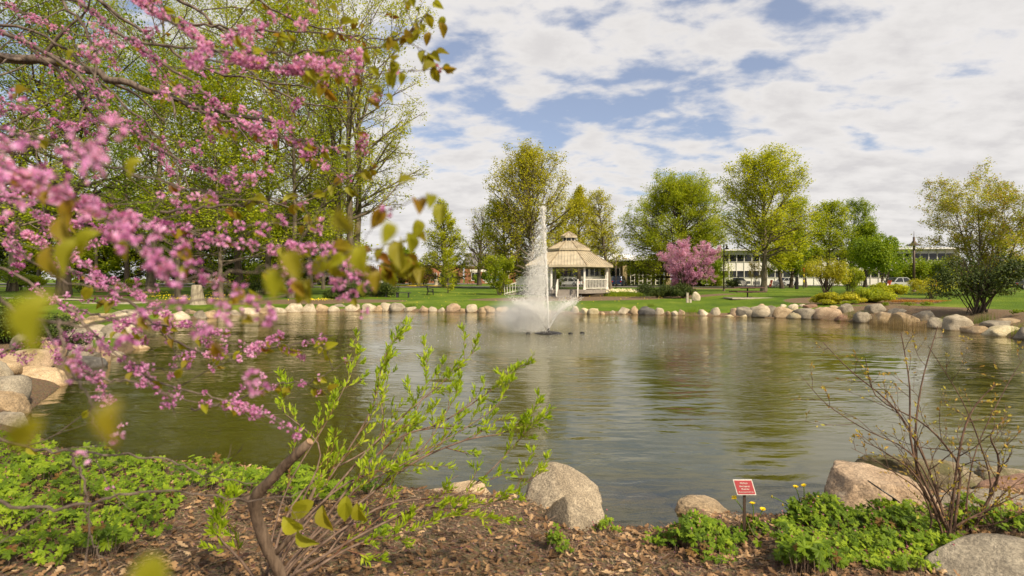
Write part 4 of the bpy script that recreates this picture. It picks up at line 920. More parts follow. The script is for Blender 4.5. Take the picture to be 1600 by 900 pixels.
# big twin trunk tree, bare to the right
p = T(543, 462); tree('twin_trunk_tree', 'tall grey twin trunk tree with open spreading limbs beside the juniper', 'tree', p, 30, 13, 1, 'vase', .24, 60, 8, 5, ('lf_yellow', .21, 6, .28), .50, 'bark', (22, 64), .06, trunks=3, spread=.10, wob=.09)
LG = [(455, 466, 24, 8, 'lf_bright', .26, 'slender pale trunk tree left of the juniper, lower leaves bright'), (418, 459, 27, 9, 'lf_bright', .30, 'leafy tree third left of the twin trunk tree'),
      (486, 450, 28, 9, 'lf_yellow', .28, 'tree with yellowish new leaves just left of the twin trunk tree'), (505, 452, 22, 6, 'lf_bright', .2, 'thin young tree between the maroon van and the twin trunks'),
      (345, 468, 19, 7, 'lf_bright', .18, 'thin pale trunk tree right of the pale stump'), (278, 466, 20, 8, 'lf_green', .2, 'thin trunk tree left of the pale stump'),
      (375, 452, 29, 11, 'lf_bright', .42, 'broad dark trunk tree behind the blossom, mid height leaves'), (235, 455, 30, 11, 'lf_bright', .4, 'broad tree behind the shaded picnic table, crown lit yellow'),
      (100, 462, 27, 10, 'lf_green', .48, 'thick dark trunk tree near the left edge'), (198, 448, 26, 9, 'lf_yellow', .30, 'tree with a dark straight trunk above the shaded picnic table'),
      (20, 455, 26, 10, 'lf_green', .4, 'leafy tree at the far left edge'), (-90, 470, 24, 10, 'lf_bright', .4, 'leafy tree beyond the left edge of the picture'), (310, 446, 25, 10, 'lf_yellow', .3, 'yellowish tree deep in the grove behind the pale stump'), (150, 447, 24, 9, 'lf_green', .3, 'deep green tree far back in the left grove'),(60, 446.5, 24, 10, 'lf_bright', .3, 'bright tree far back near the left edge')]
for i, (px, py, H, R, m_, r_, lab) in enumerate(LG):
    p = T(px, py); H = H*p[1]/50 if p[1] > 50 else H
    tree('grove_tree', lab, 'tree', p, H, R*1.0, 20+i, 'tall', .17, 34, 7, 4, (m_, .23, 8, .38), r_, 'bark' if 'dark' not in lab else 'bark_dark', (8, 60), .035, group=G1, wob=.10)
def ptree(name, label, px, py, top, wpx, seed, **kw):
    p = T(px, py); H = hz(p, top)*(.87 if name != 'pink_redbud' else .80); R = wpx/2/F0*p[1]*(1.0 if name != 'pink_redbud' else .96); return tree(name, label, 'tree', p, H, R, seed, **kw)
ptree('conical_tree', 'conical tree with sparse yellow leaves left of the bare tree', 694, 449, 288, 88, 50, prof='cone', t0=.10, n1=60, n2=7, n3=4, leaf=('lf_yellow', .26, 4, .22), r=.32, el=(2, 50), up=.03)
ptree('bare_tree', 'bare dark tree between the conical tree and the tall olive tree', 749, 446, 315, 76, 51, prof='oval', t0=.22, n1=34, n2=8, n3=5, leaf=('lf_olive', .25, 1, .3), r=.42, bark='bark_dark', el=(22, 68), up=.06)
ptree('olive_tree', 'tallest olive yellow tree behind the fountain jet', 829, 452, 225, 190, 52, prof='tall', t0=.10, n1=64, n2=8, n3=5, leaf=('lf_olive', .25, 5, .30), r=.42, bark='bark', el=(20, 66), up=.05)
ptree('olive_tree', 'olive yellow tree left of the tallest one, lower crown', 790, 451, 305, 110, 53, prof='oval', t0=.10, n1=44, n2=7, n3=4, leaf=('lf_yellow', .24, 6, .26), r=.32, bark='bark', el=(10, 55), up=.04)
ptree('olive_tree', 'olive yellow tree rising behind the gazebo roof', 905, 446, 262, 125, 54, prof='pyr', t0=.15, n1=50, n2=8, n3=4, leaf=('lf_olive', .30, 8, .35), r=.40, bark='bark', el=(12, 58), up=.05)
ptree('slender_tree', 'slender nearly bare tree right of the gazebo roof', 953, 452, 270, 62, 55, prof='tall', t0=.25, n1=40, n2=6, n3=4, leaf=('lf_olive', .20, 3, .2), r=.30, bark='bark', el=(15, 55), up=.05)
ptree('broad_tree', 'broad round dense green tree behind the pink redbud', 1058, 447, 284, 190, 56, prof='dome', t0=.10, n1=96, n2=9, n3=5, leaf=('lf_bright', .26, 10, .34), r=.42, bark='bark_dark', el=(-4, 74), up=.035, wob=.07)
ptree('pink_redbud', 'small redbud in full pink blossom on the right lawn', 1073, 462, 379, 104, 57, prof='vase', t0=.24, n1=34, n2=8, n3=6, leaf=('pinkfar', .085, 11, .07), r=.16, bark='bark_dark', el=(18, 60), up=.07, trunks=3, spread=.35)
ptree('yellow_tree', 'tall yellow green tree behind the picnic table', 1193, 455, 235, 158, 58, prof='oval', t0=.27, n1=58, n2=8, n3=5, leaf=('lf_yellow', .20, 6, .25), r=.30, bark='bark', el=(12, 60), up=.05)
ptree('young_tree', 'small tree with rusty red new leaves left of the yellow green tree', 1180, 449, 408, 34, 59, prof='oval', t0=.3, n1=16, n2=5, n3=3, leaf=('lf_rust', .15, 3, .12), r=.08, el=(20, 55))
for k, (px, py, top, w_, lab) in enumerate([(1222, 451, 330, 60, 'leaning trunk tree just right of the yellow green tree'), (1236, 450, 350, 60, 'dark trunk tree second right of the yellow green tree'), (1258, 449, 300, 92, 'green tree behind the marker pole'),
                               (1290, 449, 300, 80, 'open green tree left of the round lime tree, tall'), (1328, 447, 308, 92, 'tallest open tree behind the round lime tree'), (1352, 449, 338, 60, 'green tree just behind the round lime tree')]):
    ptree('lawn_tree', lab, px, py, top, w_, 60+k, prof='oval', t0=.22, n1=34, n2=7, n3=4, leaf=(('lf_yellow', 'lf_green', 'lf_bright', 'lf_bright', 'lf_green', 'lf_green')[k], .24, 6, .26), r=.26, bark='bark_dark', el=(15, 60), lean=-.12 if k == 0 else 0, group='trees on the right lawn')
p = T(1376, 455); bushy('round_tree', 'dense round lime green tree left of the tall lamp', 'tree', p, (98/F0*p[1], 90/F0*p[1], hz(p, 364)), 70, 'lf_lime', 14000, .18, 22, 6, shell=.25)
ptree('fan_tree', 'fan shaped reddish green tree above the big dark bush', 1542, 462, 279, 165, 71, prof='vase', t0=.15, n1=60, n2=8, n3=5, leaf=('lf_rust', .13, 5, .15), r=.16, bark='bark', el=(34, 66), up=.03, trunks=6, spread=.32, leaf2=('lf_bright', 9))
p = T(1525, 491); bushy('dark_bush', 'big dark green bush with pale yellow flecks on the right bank', 'bush', p, (150/F0*p[1], 3.6, hz(p, 392)), 72, 'lf_dark', 9000, .10, 16, 26, accent=('lf_yellow', 330, .085), shell=.5, floor=.22)
# distant trees left of centre
ptree('round_green_tree', 'round bright green tree in front of the brick building', 630, 444, 400, 50, 80, prof='round', t0=.15, n1=44, n2=7, n3=4, leaf=('lf_lime', .55, 9, .5), r=.35, el=(5, 70))
for px, top, w_, lab in ((655, 410, 22, 'narrow yellow green tree in front of the brick building'), (608, 420, 26, 'small yellow green tree left of the round green one')):
    ptree('small_tree', lab, px, 445, top, w_, int(px), prof='oval', t0=.15, n1=24, n2=6, n3=3, leaf=('lf_bright', .4, 5, .3), r=.15)
for px, lab in ((575, 'brown weeping tree right of the twin trunks'), (662, 'brown weeping tree before the brick building'), (640, 'brown weeping tree below the round green tree')):
    ptree('weeping_tree', lab, px, 447, 417, 40, int(px)+1, prof='round', t0=.45, n1=26, n2=7, n3=4, leaf=('lf_brown', .25, 5, .25), r=.14, bark='bark_dark', el=(30, 50), up=-.14, group='weeping trees')
ptree('lawn_tree', 'thin yellow leaved tree at the mulch bed left of the fountain', 700, 458, 380, 36, 90, prof='oval', t0=.05, n1=26, n2=6, n3=3, leaf=('lf_yellow', .13, 4, .12), r=.05)
ptree('young_tree', 'low leafy tree at the left corner of the gazebo bed', 780, 461, 400, 52, 91, prof='vase', t0=.05, n1=26, n2=6, n3=4, leaf=('lf_bright', .15, 5, .14), r=.07, bark='bark_dark', trunks=3)
ptree('young_tree', 'small tree growing beside the left gazebo stair', 868, 458, 422, 26, 92, prof='oval', t0=.2, n1=18, n2=5, n3=3, leaf=('lf_bright', .13, 4, .1), r=.04)
for k, (px, top, w_) in enumerate(((745, 428, 14), (760, 425, 20), (770, 429, 14))):
    p = gnd(px, 118); bushy('hedge_bush', ['small round bush at the brick wall, left of three', 'middle round bush at the brick wall', 'small round bush at the brick wall, right of three'][k], 'bush', p, (w_/F0*118, 2, hz(p, top)), 95+k, 'lf_green', 700, .35, 6, 0, 'bushes by the brick wall')
# shrubs
for k, (px0, px1, py, top, m_, n, sz, lab, dd_) in enumerate([
    (500, 560, 468, 442, 'lf_dark', 3600, .13, 'low dark juniper, left of the juniper group', 3), (548, 618, 465, 434, 'lf_dark', 4200, .13, 'taller dark juniper behind the flat bench', 3),
    (1002, 1062, 466, 445, 'lf_dark', 4200, .10, 'clipped dark hedge right of the daffodils', 2), (1050, 1092, 467, 443, 'lf_dark', 3600, .10, 'dark hedge end beneath the pink redbud', 2),
    (1286, 1352, 476, 458, 'lf_olive', 3800, .10, 'spreading yellow green juniper above the right stones', 2.5), (1340, 1400, 474, 452, 'lf_bright', 3800, .10, 'second spreading juniper, nearer the tall lamp', 2.5), (1372, 1425, 470, 446, 'lf_yellow', 2200, .11, 'airy yellow shrub below the tall lamp', 2),
    (1272, 1335, 466, 412, 'lf_olive', 3400, .10, 'brownish olive shrub left of the round lime tree', 3), (1318, 1352, 462, 425, 'lf_bright', 1800, .11, 'bright leafy shrub against the round lime tree', 2),
    (1432, 1500, 468, 440, 'lf_olive', 1500, .09, 'thin twiggy shrub left of the big dark bush', 2), (1138, 1158, 449, 432, 'lf_dark', 700, .22, 'dark rounded evergreen behind the lamp with the bell shade', 2),
    (0, 78, 556, 500, 'lf_dark', 6500, .055, 'low dark juniper spreading on the left bank', 2.4), (-80, 12, 540, 478, 'lf_dark', 4000, .06, 'dark juniper cut by the left edge', 2.4), (-30, 60, 492, 468, 'lf_green', 2200, .09, 'green shrub at the left edge beyond the bank', 2),
    (1060, 1100, 484, 473, 'lf_green', 0, .1, '', 0)]):
    if not n: continue
    p = T((px0+px1)/2, py); w_ = (px1-px0)/F0*p[1]
    bushy('juniper' if 'juniper' in lab else 'hedge' if 'hedge' in lab else 'shrub', lab, 'hedge' if 'hedge' in lab else 'shrub', p+[0, dd_*.3, 0], (w_*1.35, max(dd_, w_*.5), hz(p, top)*1.22), 110+k, m_, int(n*2.0), sz, 20, 14, shell=.5, low='shrub' not in lab)
for k, (x_, y_, w_, h_, m_) in enumerate(((-10.5, 9.3, 1.6, .5, 'lf_bright'), (-12.2, 11.0, 2.0, .6, 'lf_green'), (-13.4, 12.6, 1.8, .5, 'lf_bright'), (-14.6, 14.4, 2.2, .7, 'lf_dark'), (-16.0, 16.6, 2.2, .6, 'lf_green'), (-17.6, 18.6, 2.0, .5, 'lf_yellow'), (-9.4, 8.0, 1.4, .4, 'lf_green'), (-11.4, 10.6, 1.3, .35, 'lf_bright'), (-10.2, 8.9, 1.3, .35, 'lf_green'))):
    bushy('bank_plant', 'low leafy plant on the left bank behind the boulders', 'plant', (x_, y_, h1(x_, y_)), (w_, w_*.8, h_), 700+k, m_, 1300, .06, 10, 4, 'low plants on the left bank', shell=.6)
rg = rnd(77)
for k in range(14):
    px = rg.uniform(-60, 520); p = gnd(px, rg.uniform(52, 66))
    bushy('understory_shrub', 'green understory shrub among the trunks of the left grove', 'shrub', p, (rg.uniform(2.5, 4.5), 3, rg.uniform(1.0, 3.0)), 130+k, ('lf_green', 'lf_bright', 'lf_dark')[k % 3], 1500, .16, 9, 8, 'understory shrubs in the left grove')
for k in range(20):
    D = rg.uniform(95, 120); px = -160+k*36 if k < 20 else 0; p = gnd(px, D)
    tree('backdrop_tree', 'leafy background tree in the far line behind the left grove', 'tree', p, rg.uniform(13, 20), rg.uniform(5, 7.5), 300+k, 'oval', .08, 26, 6, 4, (('lf_green', 'lf_bright', 'lf_dark')[k % 3], .55, 8, .55), .3, 'bark_dark', (5, 60), group='far trees behind the left grove') if px < 545 else None
for k, (px, top) in enumerate(((1420, 432), (1470, 425), (1600, 430), (1640, 350), (1720, 330), (1100, 430))):
    p = gnd(px, 104 if px > 1300 and px < 1500 else 92 if px < 1300 else 80)
    tree('backdrop_tree', ['low green tree before the white block', 'green tree between the white block and the fan tree', 'green tree at the right edge', 'green tree beyond the right edge', 'green tree far beyond the right edge', 'dark shrubby tree left of the bell shade lamp', 'small tree left of the broad round tree'][k], 'tree', p, max(2, hz(p, top)), 4, 340+k, 'oval', .08, 26, 6, 4, ('lf_green', .35, 7, .35), .2, 'bark_dark', (5, 60))
# pale stump and dead log
p = T(308, 476); b = MB(); b.lathe([(.62, -.1), (.50, .12), (.42, .5), (.37, 1.0), (.33, 1.35), (.28, 1.42), (0, 1.36)], 18); V = b.V[0]; V[:, :2] *= (1+.12*np.sin(np.arctan2(V[:, 1], V[:, 0])*3+V[:, 2]*2))[:, None]
o = b.build('tree_stump', M['bark_pale'], None, tuple(p)); tag(o, 'tall pale tree stump by the left shore', 'stump')
# daffodils, tufts, reeds, flecks
BL = (np.array([(-.06, 0, 0), (.06, 0, 0), (.035, .12, .6), (-.035, .12, .6), (0, .42, 1.0)]), [(0, 1, 2, 3), (3, 2, 4)])
def blades(b, rg, P, h, wdt, mi=0, leanv=.5):
    n = len(P); az = rg.random(n)*6.283; c, s_ = np.cos(az), np.sin(az); Mx = np.zeros((n, 3, 3)); Mx[:, 0, 0] = c; Mx[:, 0, 1] = -s_; Mx[:, 1, 0] = s_; Mx[:, 1, 1] = c; Mx[:, 2, 2] = 1
    sc = np.stack([np.full(n, wdt)*8, h*leanv*rg.uniform(.3, 1.6, n), h*rg.uniform(.6, 1.2, n)], 1)
    V, F = inst(BL[0], np.array([BL[1][0]]), P, Mx, sc); b.add(V, F, mi); V2, F2 = inst(BL[0], np.array([BL[1][1]]), P, Mx, sc); b.add(V2, F2, mi)
def tuft(name, label, cat, px, py, w_, h, n, m_, seed, group=None, wd=.006, head=None, dpt=.5):
    p = T(px, py); rg = rnd(seed); b = MB(); P = np.stack([rg.normal(size=n)*w_*.35, rg.normal(size=n)*dpt*w_*.35, np.zeros(n)], 1); P[:, 2] = hgt(p[0]+P[:, 0], p[1]+P[:, 1])-p[2]-.02
    blades(b, rg, P, h, wd); 
    if head: root = empty(name, tuple(p)); tag(root, label, cat, group); b.build('leaves', M[m_], root); hb = MB(); k = head[1]; Q = P[rg.integers(0, n, k)]+np.stack([rg.normal(size=k)*.08, rg.normal(size=k)*.08, h*rg.uniform(.85, 1.25, k)], 1); hb.add(*inst(FL5[0], FL5[1], Q, rotmats(unit(rg, k)+[0, -1, .4], rg.random(k)*6), np.full(k, head[2]))); hb.build('blooms', M[head[0]], root); return root
    o = b.build(name, M[m_], None, tuple(p)); tag(o, label, cat, group); return o
a_ = np.arange(6)*math.pi/3
FL5 = (np.array([[0, 0, 0]]+[[.5*math.cos(q), .5*math.sin(q), .12] for q in a_]+[[.33*math.cos(q+.5), .33*math.sin(q+.5), .02] for q in a_]), np.array([(0, 1+k, 7+k) for k in range(6)]+[(0, 7+k, 1+(k+1) % 6) for k in range(6)]))
for k, (px, lab) in enumerate(((955, 'left'), (972, 'middle'), (990, 'right'))):
    tuft('daffodil_bed', f'{lab} of three drifts of cream daffodils in the gazebo bed', 'flower bed', px, 463, 1.5, .55, 700, 'lf_green', 400+k, 'daffodil drifts', .012, ('daff', 130, .13), 1.2)
for k, (px, py, w_, h, lab) in enumerate(((1082, 491, 1.1, .55, 'green iris tuft between stones below the short post'), (1326, 499, .7, .5, 'green tuft right of the reddish shore stone'), (1345, 503, .6, .5, 'green tuft beside the dry reeds'), (1478, 508, .6, .4, 'small dark green tuft left of the large pale stone'), (1500, 512, .5, .4, 'tuft in front of the large pale stone'), (1534, 505, .8, .45, 'green tuft behind the tan flat stones'),
                                           (1600, 520, 1.0, .5, 'green tuft at the right edge of the far bank'), (640, 480, .6, .3, 'tuft between stones below the flat bench'), (586, 480, .7, .35, 'tuft between stones left of the flat bench'), (700, 484, .5, .3, 'tuft between stones below the park bench'), (1016, 480, .5, .3, 'tuft above the dark shore stone'))):
    tuft('grass_tuft', lab, 'grass tuft', px, py, w_, h, 260, 'blade' if k % 3 else 'lf_green', 420+k, 'tufts between the shore stones')
for k in range(9):
    px = 1362+k*10.5; D = F0*EYE/(510+k*.9-YH); rg = rnd(440+k); n = 110; b = MB(); P = np.stack([rg.normal(size=n)*.16, rg.normal(size=n)*.14, np.full(n, -.05)], 1); blades(b, rg, P, .75, .006, 0, .25)
    o = b.build('reed_clump', M['dryreed'], None, (X(px, D), D+.1, 0)); tag(o, 'pale dry reed clump in the water by the right stones', 'reeds', 'dry reed clumps on the right shore')
for k, (px, py) in enumerate(((1332, 476), (1383, 480), (1418, 480), (1447, 479), (1590, 494), (1322, 478))):
    p = T(px, py); bushy('sedum_mound', ['low green mound above the grey stones, leftmost', 'low green mound behind the flat grey stone', 'green mound right of the flat grey stone', 'green mound left of the thin twiggy shrub', 'green mound at the right edge of the mulch', 'yellow green mound by the reddish shore stone'][k], 'plant', p, (.8, .6, .28), 450+k, 'lf_green' if k < 5 else 'lf_bright', 420, .06, 6, 0, 'low mounds on the right bank')
p = T(1440, 474); bushy('orange_groundcover', 'low orange spreading plant along the right bank', 'plant', p, (5.0, 1.0, .22), 460, 'orange', 2600, .06, 20, 0)
rg = rnd(9)
b = MB(); n = 900; px = rg.uniform(240, 560, n); Pp = []
for k in range(9):
    c_ = T(rg.uniform(200, 520), rg.uniform(458, 472)); m_ = 60; Pp.append(c_+rg.normal(size=(m_, 3))*[.8, .5, 0]+[0, 0, .15])
Pp.append(np.stack([rg.uniform(-14, 15, 140), rg.uniform(40, 58, 140), np.zeros(140)], 1)); Pp = np.concatenate(Pp); Pp[:, 2] = hgt(Pp[:, 0], Pp[:, 1])+.08+.12*rg.random(len(Pp)); b.add(*inst(FL5[0], FL5[1], Pp, rotmats(unit(rg, len(Pp))+[0, -.8, 1], rg.random(len(Pp))*6), np.concatenate([np.full(len(Pp)-140, .10), np.full(140, .06)])))
o = b.build('yellow_flowers', M['yellow']); tag(o, 'scatter of yellow flowers under the left trees and on the lawn', 'flowers', None, 'stuff')
# grass
def grass_patch():
    rg = rnd(3); n = 150000; D = rg.uniform(20, 62, n)**1.0; px = rg.uniform(-150, 1750, n); x = X(px, D); d = sdist(x, D); mk = mulchmask(x, D, d)
    k = (d > .25) & (mk < .45) & ((D > 37) | (np.abs(x) > 12)); x, y, d = x[k], D[k], d[k]; P = np.stack([x, y, hgt(x, y, d)-.01], 1)
    b = MB(); blades(b, rg, P, .12+.0*x, .0026, 0, .6); V = b
    o = b.build('grass', M['blade']); tag(o, 'mown green lawn grass around the pond', 'grass', None, 'stuff')
grass_patch()
#@@PART5
# ---------------------------------------------------------------- near bank: litter, ground cover
def fan(pts, zc=0.0):
    V = np.array([(0, 0, zc)]+list(pts)); n = len(pts); return V, np.array([(0, 1+k, 2+k) for k in range(n-1)])
def oakleaf(curl=.35):
    o = []; ys = np.linspace(-.5, .5, 8); wv = [.05, .16, .09, .26, .13, .30, .16, .03]
    L = [(-wv[i], ys[i]) for i in range(8)]; Rr = [(wv[i], ys[i]) for i in range(8)]
    V = []; F = []
    for i in range(8):
        z = curl*(ys[i]**2)*1.2
        V += [(L[i][0], L[i][1], z+curl*abs(L[i][0])*.9), (0, ys[i], z), (Rr[i][0], Rr[i][1], z+curl*abs(Rr[i][0])*.9)]
    for i in range(7):
        a = i*3; F += [(a, a+1, a+4, a+3), (a+1, a+2, a+5, a+4)]
    return np.array(V), np.array(F)
def palmate():
    pts = []; main = np.radians([-120, -62, 0, 62, 120]); 
    for j, m_ in enumerate(main):
        Rr = 1.0 if j in (1, 2, 3) else .85
        for da, r in ((-25, .60), (-17, .84), (-11, .70), (0, 1.0), (11, .70), (17, .84), (25, .60)): pts.append((m_+math.radians(da), r*Rr))
        if j < 4: pts.append(((main[j]+main[j+1])/2, .34))
    P = [(r*math.sin(a)*.5, r*math.cos(a)*.5, -.16*r*r+.05*math.cos(a*5.8)) for a, r in pts]; return fan(P, .02)
OAK = oakleaf(); OAK2 = oakleaf(-.5); PALM = palmate()
def heart():
    a = np.linspace(-math.pi*.97, math.pi*.97, 13); P = []
    for q in a: r = .5*(1-.12*math.cos(q)*0)*(1+.28*np.exp(-(q/.5)**2))*(.62+.38*abs(math.sin(q/2+.0))**.3 if abs(q) > 2.6 else 1); P.append((r*math.sin(q)*.82, r*math.cos(q)*1.12+.25+(.16 if abs(q) < .1 else 0), .34*abs(math.sin(q))-.16*math.cos(q)**2))
    V, F = fan(P, 0.0); return V, np.vstack([F, [(0, 13, 1)]])
HEART = heart()
def lit():
    rg = rnd(12); n = 17000; D = rg.uniform(2.7, 8.2, n); px = rg.uniform(-120, 1720, n); x = X(px, D); d = sdist(x, D)
    dens = .35+.65*((np.sin(x*1.7+2)*np.sin(D*2.3+x)+1)/2); dens = np.where((px > 560) & (px < 860), dens*.6, dens)
    k = (d > .05) & (rg.random(n) < dens) & (D < 7.6); x, y, d = x[k], D[k], d[k]; n = len(x); P = np.stack([x, y, hgt(x, y, d)+.012+.02*rg.random(n)], 1)
    N = unit(rg, n)*.55+[0, 0, 1]; h_ = n//2; b = MB(); sz = .034+.046*rg.random(n)
    b.add(*inst(*OAK, P[:h_], rotmats(N[:h_], rg.random(h_)*6.28), sz[:h_])); b.add(*inst(*OAK2, P[h_:], rotmats(N[h_:], rg.random(n-h_)*6.28), sz[h_:]))
    o = b.build('leaf_litter', M['litter']); tag(o, 'curled dead oak leaves covering the near bank', 'leaf litter', None, 'stuff')
    n = 38000; D = rg.uniform(3.2, 6.4, n); px = rg.uniform(150, 1720, n); x = X(px, D); d = sdist(x, D); k = d > .0; x, y, d = x[k], D[k], d[k]; n = len(x)
    P = np.stack([x, y, hgt(x, y, d)+.004+.008*rg.random(n)], 1); N = unit(rg, n)*.35+[0, 0, 1]; CH = (np.array([(-.5, -.12, 0), (.5, -.08, 0), (.45, .12, .05), (-.5, .1, .02)]), np.array([(0, 1, 2, 3)]))
    b = MB(); b.add(*inst(*CH, P, rotmats(N, rg.random(n)*6.28), .014+.03*rg.random(n)**2)); o = b.build('wood_chips', M['chip']); tag(o, 'dark wood chips and twig bits on the near bank', 'mulch', None, 'stuff')
    # fallen pink petals
    n = 160; D = rg.uniform(3.4, 5.6, n); px = rg.uniform(200, 1100, n); x = X(px, D); d = sdist(x, D); k = d > .05; P = np.stack([x[k], D[k], hgt(x[k], D[k])+.03], 1); n = len(P)
    b = MB(); b.add(*inst(*LEAF, P, rotmats(unit(rg, n)+[0, 0, 1.2], rg.random(n)*6), np.full(n, .011))); o = b.build('fallen_petals', M['pink']); tag(o, 'tiny pink petals fallen on the mulch', 'petals', None, 'stuff')
    # small twigs on the ground
    n = 240; D = rg.uniform(3.2, 5.6, n); px = rg.uniform(250, 1600, n); x = X(px, D); d = sdist(x, D); k = d > .1; x, y = x[k], D[k]; n = len(x); st = np.stack([x, y, hgt(x, y)+.03], 1)
    dv = unit(rg, n)*[1, 1, .08]; dv /= np.linalg.norm(dv, axis=1, keepdims=True); Pp = polyl(rg, st, dv, rg.uniform(.06, .30, n), 5, 0, .15); b = MB(); b.add(*tubes(Pp, rg.uniform(.0015, .004, n)[:, None]*np.linspace(1, .5, 5)[None], 4)); o = b.build('fallen_twigs', M['twig']); tag(o, 'thin dead twigs lying on the near bank', 'twigs', None, 'stuff')
lit()
def geran(xs, ys, n, lift, size, rg, flowers=.05):
    lump = np.array([mnoise.noise(Vector((a*2.6, b*2.6, 3.3))) for a, b in zip(xs, ys)]); lift = lift*np.clip(1+1.5*lump, .35, 1.9)
    """petioled lobed leaves; returns leaf and stem builders"""
    d = sdist(xs, ys); g = hgt(xs, ys, d); N = unit(rg, n)*.75+np.array([.15, -.45, 1]); top = np.stack([xs, ys, g+lift*rg.uniform(.45, 1.1, n)], 1)
    b = MB(); b.add(*inst(*PALM, top, rotmats(N, rg.random(n)*6.28), size*rg.uniform(.6, 1.35, n)*np.clip(1+.5*lump, .7, 1.3)))
    base = np.stack([xs+rg.normal(size=n)*.03, ys+rg.normal(size=n)*.03, g-.01], 1); t = np.linspace(0, 1, 4)[None, :, None]; P = base[:, None]*(1-t)+top[:, None]*t; P[:, :, 2] += .0
    s_ = MB(); s_.add(*tubes(P, np.full((n, 4), .0013), 3)); m_ = int(n*flowers)
    if m_: 
        k = rg.integers(0, n, m_); Q = top[k]+np.stack([rg.normal(size=m_)*.01, rg.normal(size=m_)*.01, rg.uniform(.02, .06, m_)], 1); u = unit(rg, m_*3)*.5+[0, 0, .6]
        s_.add(*inst(LEAF[0]*[1.3, 1, 1], LEAF[1], np.repeat(Q, 3, 0)+u*.004, rotmats(u, rg.random(m_*3)*6), np.full(m_*3, .016)), 1)
        P = np.stack([top[k], Q], 1); s_.add(*tubes(P, np.full((m_, 2), .001), 3), 2)
    return b, s_
GER_M = lambda: [M['twig'], M['budred'], M['redtwig']]
M['budred'] = leafmat('geranium_bud', [(0, (.25, .05, .06)), (.6, (.45, .16, .20)), (1, (.65, .40, .42))], .3)
def bed(regions, n, label, seed, dens_f, lift=.13, size=.082):
    rg = rnd(seed); xs = []; ys = []
    while sum(map(len, xs)) < n:
        m_ = n*3; D = rg.uniform(2.9, 8.5, m_); px = rg.uniform(-160, 1700, m_); py = YH+(EYE-.35)*F0/D; k = dens_f(px, py, rg) & (sdist(X(px, D), D) > -.12); xs.append(X(px, D)[k]); ys.append(D[k])
    xs, ys = np.concatenate(xs)[:n], np.concatenate(ys)[:n]; b, s_ = geran(xs, ys, n, lift, size, rg); root = empty('geranium_bed', (0, 0, 0)); tag(root, label, 'ground cover', None, 'stuff')
    b.build('leaves', M['lf_geranium'], root); s_.build('stems', GER_M(), root); return root
def inblob(px, py, L, rg):
    v = np.full(len(px), -1.0)
    for cx_, cy_, rx, ry in L: v = np.maximum(v, 1-((px-cx_)/rx)**2-((py-cy_)/ry)**2)
    return v > rg.uniform(-.08, .30, len(px))
bed(None, 3300, 'lush green lobed leaf bed covering the left near bank', 31, lambda px, py, rg: inblob(px, py, [(60, 728, 150, 38), (-40, 740, 150, 60), (150, 770, 170, 34), (330, 762, 130, 34), (470, 765, 110, 26), (100, 850, 170, 75), (200, 815, 90, 50), (-60, 850, 110, 90), (30, 905, 190, 50), (560, 770, 40, 14), (500, 800, 60, 20)], rg))
bed(None, 1900, 'green lobed leaf bed spreading before the pinkish boulder', 32, lambda px, py, rg: inblob(px, py, [(1290, 830, 75, 34), (1340, 870, 130, 45), (1270, 900, 60, 45), (1420, 895, 90, 40), (1450, 860, 55, 20), (1370, 830, 90, 26), (1510, 842, 60, 12), (1590, 846, 50, 12)], rg))
def clump(px, py, rx, n, label, seed, lift=.14, size=.075):
    p = foot(px, py); rg = rnd(seed); r = rx/F0*p[1]; xs = p[0]+rg.normal(size=n)*r*.45; ys = p[1]+rg.normal(size=n)*r*.30; d2 = np.clip(1-np.hypot((xs-p[0])/r, (ys-p[1])/r), .25, 1)
    dd_ = sdist(xs, ys); xs, ys, d2 = xs[dd_ > -.05], ys[dd_ > -.05], d2[dd_ > -.05]
    b, s_ = geran(xs, ys, len(xs), lift*d2, size, rg, .10); root = empty('geranium_plant', tuple(p)); tag(root, label, 'plant', 'green lobed leaf plants on the mulch')
    for o in (b.build('leaves', M['lf_geranium'], root), s_.build('stems', GER_M(), root)): o.location = (-p[0], -p[1], -p[2])
clump(1085, 855, 78, 430, 'large lobed leaf clump left of the red plant sign', 41, .22, .072)
clump(1178, 838, 36, 110, 'lobed leaf clump just behind the red plant sign', 42, .16, .06)
clump(1250, 822, 38, 170, 'lobed leaf clump with tall dandelions before the pinkish boulder', 43, .16, .06)
clump(868, 862, 26, 44, 'small green sprig at the foot of the pointed granite boulder', 44, .12, .05)
clump(948, 832, 26, 44, 'small green sprig right of the granite boulders at the water edge', 45, .10, .045)
clump(800, 815, 26, 30, 'small green sprig on the mulch left of the peaked boulder', 46, .06, .045)
clump(1128, 880, 30, 40, 'low sprig of leaves below the large lobed clump', 47, .05, .06)
clump(600, 838, 30, 30, 'sparse sprig on the mulch below the leafy shoots', 48, .08, .05)
